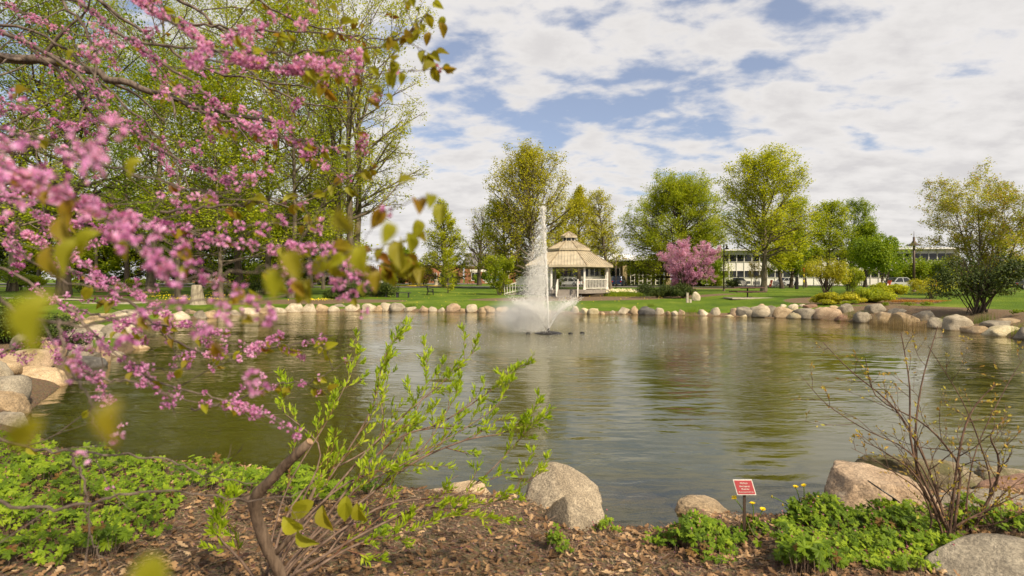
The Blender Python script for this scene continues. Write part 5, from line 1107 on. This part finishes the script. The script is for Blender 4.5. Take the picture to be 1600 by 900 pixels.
def dandelion(px, py, stems_, label, seed):
    p = foot(px, py); root = empty('dandelion', tuple(p)); tag(root, label, 'dandelion', 'dandelions on the near bank'); rg = rnd(seed)
    b = MB(); n = 11
    for k in range(n):
        az = rg.random()*6.28; L_ = rg.uniform(.10, .18); c, s_ = math.cos(az), math.sin(az); V = []; F = []
        for j in range(9):
            t = j/8; w_ = .012*(1-abs(t-.6))*(1.3 if j % 2 else .6)+.002; r_ = L_*t; z = .10*t-.12*t*t+.02
            V += [(c*r_-s_*w_, s_*r_+c*w_, z), (c*r_+s_*w_, s_*r_-c*w_, z)]
            if j: F.append((2*j-2, 2*j-1, 2*j+1, 2*j))
        b.add(V, F)
    b.build('leaves', M['lf_geranium'], root)
    for (qx, qy, closed) in stems_:
        e = at(qx, qy, p[1]-.03)-p; t = np.linspace(0, 1, 8)[:, None]; P = e*t+np.array([0, 0, .03])*np.sin(t*3.14)+np.array([.015, 0, 0])*np.sin(t*3.14)
        sb = MB(); sb.tube(P, [.0035]*8, 6); sb.build('stem', M['lf_geranium'], root)
        h = MB()
        if closed: h.lathe([(0, -.012), (.007, -.008), (.007, .004), (.002, .014), (0, .015)], 8, tuple(e)); h.build('bud', M['bud'], root); continue
        tilt = np.array([[rg.normal()*.2, -.25+rg.normal()*.15, 1.0]]); n = 70; r_ = np.sqrt(rg.random(n)); a = rg.random(n)*6.28; R_ = rotmats(tilt, np.zeros(1))[0]
        pos = (R_@np.stack([r_*np.cos(a)*.006, r_*np.sin(a)*.006, .004*(1-r_)]))
        nn = (R_@np.stack([-np.cos(a)*.3*r_, -np.sin(a)*.3*r_, np.ones(n)])).T; 
        PT = (np.array([(0, 0, 0), (.16, .5, .02), (.1, 1, .1), (-.1, 1, .1), (-.16, .5, .02)]), np.array([(0, 1, 2, 3, 4)])); y = (R_@np.stack([np.cos(a), np.sin(a), .25+.5*(1-r_)])).T; y /= np.linalg.norm(y, axis=1, keepdims=True)
        x_ = np.cross(y, nn); x_ /= np.linalg.norm(x_, axis=1, keepdims=True); z_ = np.cross(x_, y); h.add(*inst(*PT, pos.T+e, np.stack([x_, y, z_], 2), .010+.009*r_)); h.build('flower_head', M['yellow'], root)
        h = MB(); h.lathe([(.003, -.012), (.007, -.006), (.006, .002)], 8, tuple(e)); h.build('calyx', M['lf_geranium'], root)
dandelion(1172, 838, [(1147, 778, 0), (1176, 787, 0), (1192, 796, 0)], 'dandelion with three short yellow heads beside the red plant sign', 51)
dandelion(1250, 815, [(1243, 761, 0), (1256, 759, 0), (1206, 776, 1), (1223, 789, 1)], 'taller dandelion with two yellow heads right of the plant sign', 52)
dandelion(1284, 812, [(1281, 777, 0)], 'single low dandelion at the left edge of the pinkish boulder', 53)
# ---------------------------------------------------------------- plant labels
def plant_sign():
    p = foot(1163, 840); root = empty('plant_sign', tuple(p)); tag(root, 'small red plant label on a dark stake behind the leaf litter', 'plant sign')
    top = at(1163, 769, p[1])-p; b = MB(); b.box((0, 0, top[2]/2), (.020, .010, top[2]), 0, 0); b.build('stake', M['bronze'], root)
    pw, ph = .150, .112; e = empty('sign_plate', (0, 0, 0)); bpy.data.objects.remove(e)
    def plate(name, w_, h_, t, y, m, par, zoff=0.0, xoff=0.0):
        q = MB(); sh = .22; V = []
        for yy in (y, y+t):
            for sx, sy in ((-1, -1), (1, -1), (1, 1), (-1, 1)): V.append((sx*w_/2-sy*h_/2*sh+xoff, yy+sy*h_/2*.25, sy*h_/2+zoff))
        q.add(V, [(0, 1, 2, 3), (7, 6, 5, 4), (0, 4, 5, 1), (1, 5, 6, 2), (2, 6, 7, 3), (3, 7, 4, 0)]); return q.build(name, m, par)
    zc = top[2]+ph/2-.012
    rim = plate('plate', pw, ph, .003, -.012, M['white'], root, zc, -.003); plate('plate_face', pw-.012, ph-.012, .002, -.0145, M['redp'], rim, zc, -.003)
    for i, (s_, dz, sz) in enumerate((('PRUNUS', .030, .016), ('Nankingensis', .008, .016), ('Rosaceae', -.012, .016), ('flowering almond shrub', -.033, .012))):
        cu = bpy.data.curves.new('lettering', 'FONT'); cu.body = s_; cu.size = sz; cu.align_x = 'CENTER'; cu.align_y = 'CENTER'; cu.extrude = .0004; cu.materials.append(M['white'])
        to = bpy.data.objects.new('t', cu); C.objects.link(to); bpy.context.view_layer.update(); me = bpy.data.meshes.new_from_object(to.evaluated_get(bpy.context.evaluated_depsgraph_get())); bpy.data.objects.remove(to)
        o = bpy.data.objects.new('lettering', me); C.objects.link(o); o.parent = rim; o.location = (-.003-dz*.22, -.0165+dz*.25, zc+dz); o.rotation_euler = (math.radians(90-14), 0, 0)
plant_sign()
def dark_sign():
    p = foot(1405, 812); root = empty('plant_sign', tuple(p)); tag(root, 'weathered metal plant label tilted edge on before the pinkish boulder', 'plant sign')
    a = at(1396, 778, p[1]-.02)-p; b = MB(); b.beam((0, 0, 0), a, .018, .010); b.build('stake', M['blackm'], root)
    u = at(1363, 756, p[1]-.0)-at(1396, 778, p[1]); u /= np.linalg.norm(u); v = np.array([.45, -.60, -.38]); v /= np.linalg.norm(v); L_, W_ = .19, .11; n = np.cross(u, v); n /= np.linalg.norm(n)
    c = a+u*.10; q = MB(); V = [c+u*L_/2*i+v*W_/2*j+n*k for k in (-.002, .002) for i, j in ((-1, -1), (1, -1), (1, 1), (-1, 1))]; q.add(V, [(0, 1, 2, 3), (7, 6, 5, 4), (0, 4, 5, 1), (1, 5, 6, 2), (2, 6, 7, 3), (3, 7, 4, 0)]); q.build('plate', simple('weathered_metal', (.42, .40, .38), .6, .2), root)
    q = MB(); 
    for k in (-1, 1): q.beam(c+u*L_/2*k-v*W_/2, c+u*L_/2*k+v*W_/2, .008, .008); q.beam(c-u*L_/2+v*W_/2*k, c+u*L_/2+v*W_/2*k, .008, .008)
    q.build('plate_rim', M['blackm'], root)
dark_sign()
# ---------------------------------------------------------------- shrubs of the near bank, laid out stem by stem
def spl(P, n):
    P = np.array(P, float); k = len(P); 
    if k == 2: t = np.linspace(0, 1, n)[:, None]; return P[0]*(1-t)+P[1]*t
    Q = np.vstack([2*P[0]-P[1], P, 2*P[-1]-P[-2]]); out = []
    for s_ in np.linspace(0, k-1-1e-6, n):
        i = int(s_); t = s_-i; a, b, c, d = Q[i:i+4]; out.append(.5*((2*b)+(-a+c)*t+(2*a-5*b+4*c-d)*t*t+(-a+3*b-3*c+d)*t**3))
    return np.array(out)
def shoots_shrub():
    rg = rnd(61); base = gnd(430, 3.15); root = empty('leafy_shrub', tuple(base)); tag(root, 'shrub with reddish fanning stems and fresh bright green leaf tips', 'shrub')
    St = [[(455, 850, 3.2), (560, 720, 3.5), (630, 650, 3.7), (700, 590, 3.9), (745, 545, 4.0)], [(470, 860, 3.2), (600, 700, 3.5), (690, 660, 3.6), (760, 615, 3.7), (815, 570, 3.8)],
          [(460, 880, 3.2), (620, 740, 3.4), (720, 690, 3.5), (790, 675, 3.6), (836, 640, 3.6)], [(440, 860, 3.2), (520, 740, 3.5), (580, 640, 3.7), (600, 560, 3.9), (625, 520, 4.1)],
          [(430, 860, 3.3), (480, 760, 3.6), (590, 690, 3.9), (596, 620, 4.0), (606, 540, 4.2)], [(480, 870, 3.1), (600, 790, 3.3), (720, 770, 3.4), (800, 700, 3.5), (830, 655, 3.5)],
          [(420, 870, 3.3), (450, 760, 3.5), (510, 660, 3.7), (545, 590, 3.9), (560, 545, 4.0)], [(470, 890, 3.0), (640, 800, 3.2), (760, 790, 3.3), (850, 735, 3.3)],
          [(500, 880, 3.1), (610, 720, 3.6), (660, 620, 3.8), (668, 560, 3.9)], [(440, 880, 3.2), (470, 790, 3.4), (500, 700, 3.6), (440, 640, 3.9), (450, 610, 3.9)],
          [(420, 880, 3.1), (520, 770, 3.3), (600, 730, 3.4), (660, 700, 3.5), (700, 640, 3.6), (720, 600, 3.7)], [(380, 880, 3.1), (340, 830, 3.1), (360, 780, 3.2)],
          [(490, 890, 3.0), (560, 850, 3.1), (640, 830, 3.1), (720, 800, 3.2)], [(450, 880, 3.1), (530, 800, 3.2), (560, 760, 3.2), (640, 720, 3.3), (770, 640, 3.5), (790, 600, 3.6)]]
    b = MB(); P0 = []
    for s_ in St: P0.append(spl([base+rg.normal(size=3)*[.05, .05, 0]-[0, 0, .05]]+[at(*q) for q in s_], 22))
    P0 = np.array(P0)-base; R0 = (.0095*np.linspace(1, .22, 22))[None]*rg.uniform(.7, 1.15, len(P0))[:, None]; b.add(*tubes(P0, R0, 6), 0, True)
    P1, R1 = children(rg, P0, R0, 9, .35, .98, 30, .22, 7, .05, .07, .55, .0016); b.add(*tubes(P1, R1, 4), 1, True)
    P2, R2 = children(rg, P1, R1, 2, .2, .9, 35, .5, 5, .04, .08, .6, .0012, .05); b.add(*tubes(P2, R2, 3), 1, True); b.build('stems', [M['twig'], M['redtwig']], root)
    # lanceolate leaves in whorls towards the tips
    LW = (np.array([(0, 0, 0), (.13, .35, .03), (.10, .75, .0), (0, 1, -.06), (-.10, .75, .0), (-.13, .35, .03)]), np.array([(0, 1, 2, 3), (0, 3, 4, 5)]))
    lb = MB()
    for P, per, t0 in ((P1, 17, .15), (P2, 12, .25), (P0[:, 11:], 34, .45)):
        idx = np.repeat(np.arange(len(P)), per); t = 1-(1-t0)*rg.random(len(idx))**1.3; q, Tn, _ = pick(P, np.ones(P.shape[:2]), idx, t); rv = unit(rg, len(q)); y = Tn*.75+rv*.6+[0, 0, .25]; y /= np.linalg.norm(y, axis=1, keepdims=True)
        x_ = np.cross(y, unit(rg, len(q))); x_ /= np.linalg.norm(x_, axis=1, keepdims=True); z_ = np.cross(x_, y); lb.add(*inst(*LW, q, np.stack([x_, y, z_], 2), .028+.028*rg.random(len(q))))
    lb.build('leaves', M['lf_willow'], root)
shoots_shrub()
M['stem_stub'] = barkmat('stub_bark', (.055, .036, .025), (.19, .135, .095), 22)
def stub():
    base = gnd(445, 3.05); root = empty('pruned_stem', tuple(base)); tag(root, 'thick pruned brown stem bent at a fork with a pale cut end', 'pruned stem')
    P = spl([base-[0, 0, .1], at(438, 900, 3.0), at(415, 850, 2.95), at(398, 785, 2.9), at(425, 748, 2.85), at(484, 690, 2.8)], 26)-base; b = MB(); R_ = np.interp(np.linspace(0, 1, 26), [0, .5, .62, .7, 1], [.036, .028, .035, .030, .022]); R_ = R_*(1+.07*rnd(4).normal(size=26)); b.tube(P, R_, 14)
    s0 = P[16]; b.tube([s0, s0+[-.05, 0, -.01], s0+[-.09, .02, -.02]], [.02, .013, .010], 8); b.tube([P[8], P[8]+[.12, .05, .12], P[8]+[.20, .10, .34]], [.016, .012, .008], 8); s1 = P[2]; b.tube([s1, s1+[.14, .02, .03], s1+[.34, .02, -.02], s1+[.6, .0, -.10]], [.035, .03, .02, .012], 10); b.build('stem', M['stem_stub'], root)
    e = P[-1]; d = P[-1]-P[-2]; d /= np.linalg.norm(d); c = MB(); c.tube([e-d*.002, e+d*.004], [.0205, .0185], 14); c.build('cut_end', M['cutwood'], root)
stub()
M['stem_brown'] = barkmat('brown_stem', (.06, .035, .025), (.17, .105, .07), 20)
def bare_shrub():
    rg = rnd(64); base = gnd(1500, 4.1); root = empty('bare_shrub', tuple(base)); tag(root, 'bare dark stemmed shrub with tiny orange buds at the right bank', 'shrub')
    St = [[(1482, 830, 4.1), (1462, 790, 4.1), (1425, 700, 4.2), (1421, 600, 4.3), (1408, 520, 4.4)], [(1480, 828, 4.1), (1450, 730, 4.2), (1400, 640, 4.4), (1330, 580, 4.6), (1286, 535, 4.8)],
          [(1484, 830, 4.0), (1430, 715, 4.1), (1350, 670, 4.2), (1290, 630, 4.3), (1250, 585, 4.4)], [(1520, 825, 4.2), (1548, 765, 4.3), (1530, 690, 4.4), (1500, 620, 4.5), (1450, 540, 4.6)],
          [(1520, 828, 4.2), (1555, 760, 4.2), (1560, 715, 4.2), (1548, 680, 4.2), (1575, 650, 4.3)], [(1510, 825, 4.2), (1513, 760, 4.3), (1530, 690, 4.4), (1580, 590, 4.6), (1600, 560, 4.6)],
          [(1482, 830, 4.1), (1440, 760, 4.2), (1430, 690, 4.3), (1440, 600, 4.5), (1465, 510, 4.6)], [(1490, 828, 4.1), (1500, 740, 4.2), (1480, 700, 4.2), (1440, 660, 4.3), (1370, 620, 4.4), (1352, 560, 4.4)],
          [(1522, 826, 4.2), (1570, 770, 4.1), (1620, 730, 4.1)], [(1455, 810, 4.1), (1440, 770, 4.1), (1400, 740, 4.1), (1360, 715, 4.2), (1330, 700, 4.2)],
          [(1470, 825, 4.1), (1432, 745, 4.1), (1380, 705, 4.2), (1350, 690, 4.2)], [(1490, 826, 4.1), (1535, 800, 4.1), (1600, 770, 4.0)], [(1484, 828, 4.0), (1500, 700, 4.1), (1520, 640, 4.2), (1555, 600, 4.2)]]
    b = MB(); P0 = np.array([spl([at(s_[0][0]+(s_[0][0]-1500)*.1, s_[0][1]+25, s_[0][2])]+[at(*q) for q in s_], 20) for s_ in St])-base
    R0 = (.0125*np.linspace(1, .22, 20))[None]*rg.uniform(.6, 1.25, len(P0))[:, None]; b.add(*tubes(P0, R0, 6), 0, True)
    P1, R1 = children(rg, P0, R0, 8, .22, .97, 38, .32, 8, .03, .13, .5, .0026); b.add(*tubes(P1, R1, 4), 0, True); P2, R2 = children(rg, P1, R1, 3, .2, .9, 40, .5, 5, .03, .13, .6, .0018, .05); b.add(*tubes(P2, R2, 3)); b.build('stems', M['stem_brown'], root)['kind'] = 'stuff'
    lb = MB(); 
    for P, per in ((P1, 6), (P2, 4)):
        idx = np.repeat(np.arange(len(P)), per); t = rg.uniform(.3, 1, len(idx)); q, Tn, _ = pick(P, np.ones(P.shape[:2]), idx, t); y = Tn+unit(rg, len(q))*.6; k = rg.random(len(q)) < .5; q, y = q[k], y[k]; lb.add(*inst(LEAF[0][:, [0, 2, 1]]*[.9, 1, 1]+[0, 0, .3], LEAF[1], q, rotmats(y, rg.random(len(q))*6), .017+.02*rg.random(len(q))))
    lb.build('buds', M['bud'], root)['kind'] = 'stuff'
bare_shrub()
#@@PART6
# ---------------------------------------------------------------- foreground redbud
def near_redbud():
    rg = rnd(71); tb = np.array([-3.3, 1.9, 0]); tb[2] = h1(tb[0], tb[1]); root = empty('redbud_tree', tuple(tb)); tag(root, 'pink blossoming redbud whose branches reach in from the left edge', 'tree')
    trunk = [tb-[0, 0, .15], tb+[.1, 0, .8], tb+[.02, .1, 1.6], tb+[.15, .2, 2.4], tb+[.3, .4, 3.4], tb+[.5, .6, 4.6]]
    wd = MB(); tp = spl(trunk, 16); wd.tube(tp-tb, np.linspace(.13, .05, 16), 12)
    # (points, radius mm, flower density, leaf density, side twigs, start connects to the trunk)
    B = [([(-60, 30, 2.6), (60, 75, 2.5), (130, 125, 2.45), (190, 190, 2.4), (240, 228, 2.35), (300, 256, 2.3), (350, 280, 2.3), (392, 292, 2.25)], 9, 1.0, .2, 10),
         ([(60, -60, 2.4), (140, 15, 2.3), (200, 62, 2.25), (260, 102, 2.2), (320, 145, 2.15), (365, 185, 2.1), (420, 212, 2.1), (492, 226, 2.05)], 8, 1.15, .3, 10),
         ([(160, -70, 1.7), (230, 10, 1.65), (290, 45, 1.6), (350, 85, 1.55), (400, 98, 1.5), (450, 108, 1.5), (500, 100, 1.5)], 7, 1.5, .3, 8),
         ([(-60, 190, 1.9), (40, 212, 1.9), (100, 235, 1.85), (170, 258, 1.8), (260, 285, 1.8), (350, 308, 1.8), (450, 320, 1.9)], 7, .08, .3, 7),
         ([(-80, 240, .85), (0, 262, .82), (60, 285, .80), (110, 310, .78), (160, 340, .78), (200, 378, .76), (245, 410, .75), (285, 440, .74)], 5, 1.25, .25, 5),
         ([(-60, 250, 1.0), (20, 270, 1.0), (90, 300, .98), (150, 325, .96), (215, 350, .95), (280, 385, .94), (300, 420, .94)], 5, 1.2, .2, 4),
         ([(-50, 300, 1.5), (100, 322, 1.5), (190, 335, 1.5), (260, 352, 1.5), (320, 370, 1.45), (400, 385, 1.4), (470, 386, 1.35), (545, 392, 1.3)], 6, .95, .5, 7),
         ([(-60, 345, 1.5), (0, 372, 1.5), (60, 415, 1.5), (115, 443, 1.5), (180, 452, 1.55), (240, 450, 1.6), (310, 440, 1.6)], 5, .35, .2, 4),
         ([(-60, 430, 1.1), (0, 468, 1.1), (50, 498, 1.1), (130, 506, 1.1), (200, 492, 1.15), (270, 474, 1.2), (330, 468, 1.25), (400, 472, 1.3), (470, 455, 1.35), (520, 425, 1.4), (570, 395, 1.45)], 8, .06, .15, 5),
         ([(90, 503, 1.1), (98, 530, 1.08), (100, 560, 1.06), (118, 590, 1.04), (140, 620, 1.0), (148, 665, 1.0), (165, 700, 1.0), (182, 725, 1.0)], 5, 1.0, .4, 3),
         ([(-60, 395, 1.9), (40, 440, 1.9), (120, 495, 1.9), (170, 545, 1.9), (230, 590, 1.9), (300, 612, 1.9), (350, 625, 1.9), (400, 642, 1.9), (442, 655, 1.9)], 7, .9, .25, 8),
         ([(60, 400, 2.2), (150, 440, 2.2), (210, 480, 2.2), (270, 528, 2.2), (330, 555, 2.2), (400, 545, 2.2), (450, 540, 2.2), (520, 522, 2.2)], 7, .9, .9, 8),
         ([(100, 480, 2.0), (180, 500, 2.0), (250, 510, 2.0), (300, 508, 2.0), (350, 530, 2.0), (420, 545, 2.0)], 5, 1.2, .7, 6),
         ([(100, 560, 1.7), (160, 590, 1.7), (230, 600, 1.7), (280, 625, 1.7), (340, 630, 1.7)], 5, .9, .3, 4),
         ([(-60, 340, 2.0), (0, 345, 2.0), (50, 370, 2.0), (110, 400, 2.0), (160, 430, 2.0), (230, 470, 2.0)], 5, 1.5, .2, 6),
         ([(-60, 290, 2.0), (20, 310, 2.0), (80, 345, 2.0), (140, 350, 2.0)], 5, 1.3, .2, 4),
         ([(-60, 570, 2.4), (20, 545, 2.4), (70, 530, 2.4), (110, 545, 2.4), (140, 590, 2.4)], 5, 1.1, .2, 6),
         ([(-60, 120, 2.7), (10, 160, 2.6), (60, 180, 2.6), (110, 200, 2.6), (160, 215, 2.6)], 4, 1.0, .1, 4),
         ([(-60, 670, 2.0), (0, 688, 2.0), (60, 702, 2.0), (130, 708, 2.0), (210, 710, 2.0), (275, 722, 2.0), (320, 742, 2.0), (400, 758, 2.1)], 7, .04, .1, 5),
         ([(-60, 770, 1.8), (20, 790, 1.8), (80, 792, 1.8), (140, 786, 1.8), (200, 771, 1.8), (270, 769, 1.8), (330, 776, 1.8), (400, 781, 1.9), (470, 770, 2.0)], 8, .0, .05, 4),
         ([(110, 708, 2.0), (125, 740, 2.0), (138, 790, 2.0), (143, 840, 2.0), (165, 880, 2.0), (190, 920, 2.0)], 5, .0, .1, 2),
         ([(-60, 85, 4.2), (50, 92, 4.2), (120, 105, 4.2), (190, 128, 4.2), (260, 150, 4.2), (340, 175, 4.2), (430, 190, 4.2)], 24, .0, .3, 12),
         ([(60, -60, 3.4), (130, 40, 3.4), (150, 110, 3.4), (120, 200, 3.3), (105, 240, 3.3)], 8, .15, .2, 7),
         ([(180, -60, 3.0), (260, 20, 3.0), (340, 42, 3.0), (420, 50, 3.0), (500, 52, 3.0), (570, 58, 2.9)], 8, .05, 1.0, 10),
         ([(200, 60, 1.9), (330, 80, 1.85), (430, 82, 1.8), (500, 80, 1.75), (560, 80, 1.7), (620, 62, 1.65), (655, 40, 1.6), (672, 15, 1.6)], 5, .05, 1.2, 7),
         ([(300, 90, 1.7), (400, 103, 1.65), (490, 112, 1.6), (560, 118, 1.55), (620, 114, 1.5), (650, 108, 1.5)], 4, .15, 1.3, 6),
         ([(300, 170, 2.0), (380, 195, 2.0), (440, 212, 2.0), (510, 232, 2.0), (575, 238, 2.0)], 5, 1.0, .9, 5),
         ([(250, 330, 1.9), (350, 322, 1.9), (430, 312, 1.9), (500, 300, 1.9), (560, 270, 1.9)], 5, .1, .9, 6),
         ([(280, 440, 1.0), (350, 428, 1.0), (420, 425, .98), (480, 422, .96), (535, 412, .94)], 4, 1.0, .8, 3),
         ([(400, 420, .95), (470, 412, .92), (540, 398, .90), (580, 360, .9), (600, 322, .9)], 3, .3, .8, 2),
         ([(500, 402, 1.1), (560, 392, 1.1), (600, 385, 1.1), (650, 365, 1.1)], 3, .1, 2.0, 2),
         ([(300, 640, 2.1), (380, 620, 2.1), (440, 600, 2.1), (500, 590, 2.1), (545, 560, 2.1)], 4, .25, 1.0, 4),
         ([(-60, -20, 3.0), (40, 20, 3.0), (110, 50, 3.0), (200, 70, 3.0)], 5, .8, .1, 6), ([(-60, 10, 3.6), (80, 60, 3.6), (200, 170, 3.6), (260, 230, 3.6), (300, 300, 3.6)], 8, .1, .5, 12),
         ([(100, -60, 4.0), (240, 60, 4.0), (330, 110, 4.0), (430, 130, 4.0), (520, 140, 4.0)], 9, .0, .8, 12), ([(200, -60, 4.4), (330, 30, 4.4), (400, 120, 4.4), (470, 160, 4.4), (560, 170, 4.4)], 9, .0, .8, 12),
         ([(350, -60, 3.6), (420, 10, 3.6), (520, 50, 3.6), (600, 60, 3.6), (660, 40, 3.6)], 6, .0, 1.0, 8)]
    FQ = np.array([(0, 0, 0), (.30, .35, .10), (.18, .95, .25), (-.18, .95, .25), (-.30, .35, .10)]); FT = (FQ, np.array([(0, 1, 2), (0, 2, 3), (0, 3, 4)]))
    fl = MB(); lv = MB(); nl = 0
    for (pts, rmm, fd, ld, tw) in B:
        P = [at(*q) for q in pts]; start = P[0]
        if pts[0][0] < 0:    # carried on to the trunk, out of the picture
            k = np.argmin(np.linalg.norm(tp-start, axis=1)); P = [tp[k], (tp[k]+start)/2+[0, 0, .06]]+P
        elif pts[0][1] < -30: k = np.argmin(np.linalg.norm(tp-start-[0, 0, 1], axis=1)); P = [tp[k], (tp[k]*.4+start*.6)+[0, 0, .5]]+P
        off = 12 if len(P) > len(pts) else 0; n = 44; Q = spl(P, n)-tb; Q += rnd(int(rmm*100+fd*7)).normal(size=Q.shape)*.0022*pts[0][2]
        R_ = rmm/1000*np.linspace(1.15, .28, n)*pts[0][2]/2.0**.5*.62; wd.add(*tubes(Q[None], R_[None], 7), 0, True)
        f0 = (len(P)-len(pts))/(len(P)-1); P1, R1 = children(rg, Q[None], R_[None], tw, f0+.06, .97, 40, .16, 8, .0, .10, .5, .0013*pts[0][2]**.5); wd.add(*tubes(P1, R1, 4), 0, True)
        P2, R2 = children(rg, P1, R1, 2, .2, .95, 38, .45, 5, .0, .12, .6, .0010*pts[0][2]**.5, .04); wd.add(*tubes(P2, R2, 3))
        L_ = np.linalg.norm(np.diff(Q, axis=0), axis=1).sum()*(1-f0)
        groups = []
        if fd: fm = .62 if pts[0][2] < 1.2 else 1.75; groups.append((Q[None], int(L_*fd*24*fm), f0)); groups.append((P1, max(1, int(5*fd*fm*min(1, L_))), .1)); groups.append((P2, int(round(1.5*min(fd, 1)*fm*min(1, L_))), .1))
        for PP, cnt_, t0 in groups:
            if cnt_ <= 0: continue
            m_ = len(PP)*cnt_; idx = np.repeat(np.arange(len(PP)), cnt_); t = rg.uniform(t0, 1, m_); gate = np.sin(t*37+len(pts)*idx*.0+rmm)+np.sin(t*91+fd*9)*.6 > (-.45 if fd > .5 else .3); idx, t = idx[gate], t[gate]; m_ = len(t)
            if not m_: continue
            q, Tn, _ = pick(PP, np.ones(PP.shape[:2]), idx, t); fpn = 7; rv = unit(rg, m_*fpn); Tq = np.repeat(Tn, fpn, 0); out = rv-(rv*Tq).sum(1, keepdims=True)*Tq*.7+[0, 0, -.12]; out /= np.linalg.norm(out, axis=1, keepdims=True)
            c = np.repeat(q, fpn, 0)+out*rg.uniform(.003, .013, m_*fpn)[:, None]; pn = 5; N_ = len(c); y = np.repeat(out, pn, 0)+unit(rg, N_*pn)*.75; y /= np.linalg.norm(y, axis=1, keepdims=True)
            x_ = np.cross(y, unit(rg, N_*pn)); x_ /= np.linalg.norm(x_, axis=1, keepdims=True); fl.add(*inst(*FT, np.repeat(c, pn, 0), np.stack([x_, y, np.cross(x_, y)], 2), np.repeat(.0062+.0034*rg.random(N_), pn)))
        nl_ = int(ld*L_*9)+ (1 if ld > .15 else 0)
        for PP, cnt_, t0 in ((Q[None], nl_, max(f0, .35)), (P1, max(1, int(ld*2.6)), .4), (P2, 1 if ld > .6 else 0, .5)):
            if cnt_ <= 0: continue
            m_ = len(PP)*cnt_; idx = np.repeat(np.arange(len(PP)), cnt_); t = rg.uniform(t0, 1, m_); k = rg.random(m_) < min(1, .3+ld*.6); idx, t = idx[k], t[k]; m_ = len(t)
            if not m_: continue
            q, Tn, _ = pick(PP, np.ones(PP.shape[:2]), idx, t); y = Tn*.35+unit(rg, m_)*.6+[0, 0, -.55]; y /= np.linalg.norm(y, axis=1, keepdims=True); x_ = np.cross(y, unit(rg, m_)*.6+[0, -1, 0]); x_ /= np.linalg.norm(x_, axis=1, keepdims=True)
            lv.add(*inst(*HEART, q+y*.006, np.stack([x_, y, np.cross(x_, y)], 2), .020+.020*rg.random(m_)**1.5))
    # the nearest leaves, each where it hangs beside the lens
    for (px, py, D, s_) in ((70, 480, .22, .021), (180, 640, .22, .014), (50, 665, .22, .014), (235, 888, .22, .017), (455, 400, .42, .020), (530, 335, .42, .019), (565, 395, .42, .021), (610, 355, .55, .019), (430, 430, .42, .018), (640, 372, .95, .03), (655, 350, 1.1, .03), (215, 255, .62, .02),
                            (622, 385, .85, .034), (590, 430, .8, .024), (120, 385, .6, .034), (100, 345, .62, .032), (145, 370, .6, .028), (80, 395, .62, .03), (690, 40, 1.7, .034), (680, 5, 1.7, .03), (670, 55, 1.7, .03), (692, 30, 1.7, .028), (480, 790, 2.4, .09), (505, 800, 2.4, .085), (450, 815, 2.4, .09), (470, 835, 2.3, .08), (540, 785, 2.4, .08), (560, 795, 2.4, .08)):
        y = np.array([[rg.normal()*.5, rg.normal()*.3, -1.]]); y /= np.linalg.norm(y); x_ = np.cross(y, [[rg.normal()*.4, -1, rg.normal()*.4]]); x_ /= np.linalg.norm(x_); lv.add(*inst(*HEART, (at(px, py, D)-tb)[None], np.stack([x_, y, np.cross(x_, y)], 2), np.array([s_])))
    wd.build('branches', barkmat('redbud_bark', (.06, .045, .036), (.20, .155, .125), 24), root); fl.build('blossoms', M['pink'], root); lv.build('leaves', M['lf_redbud'], root)
near_redbud()
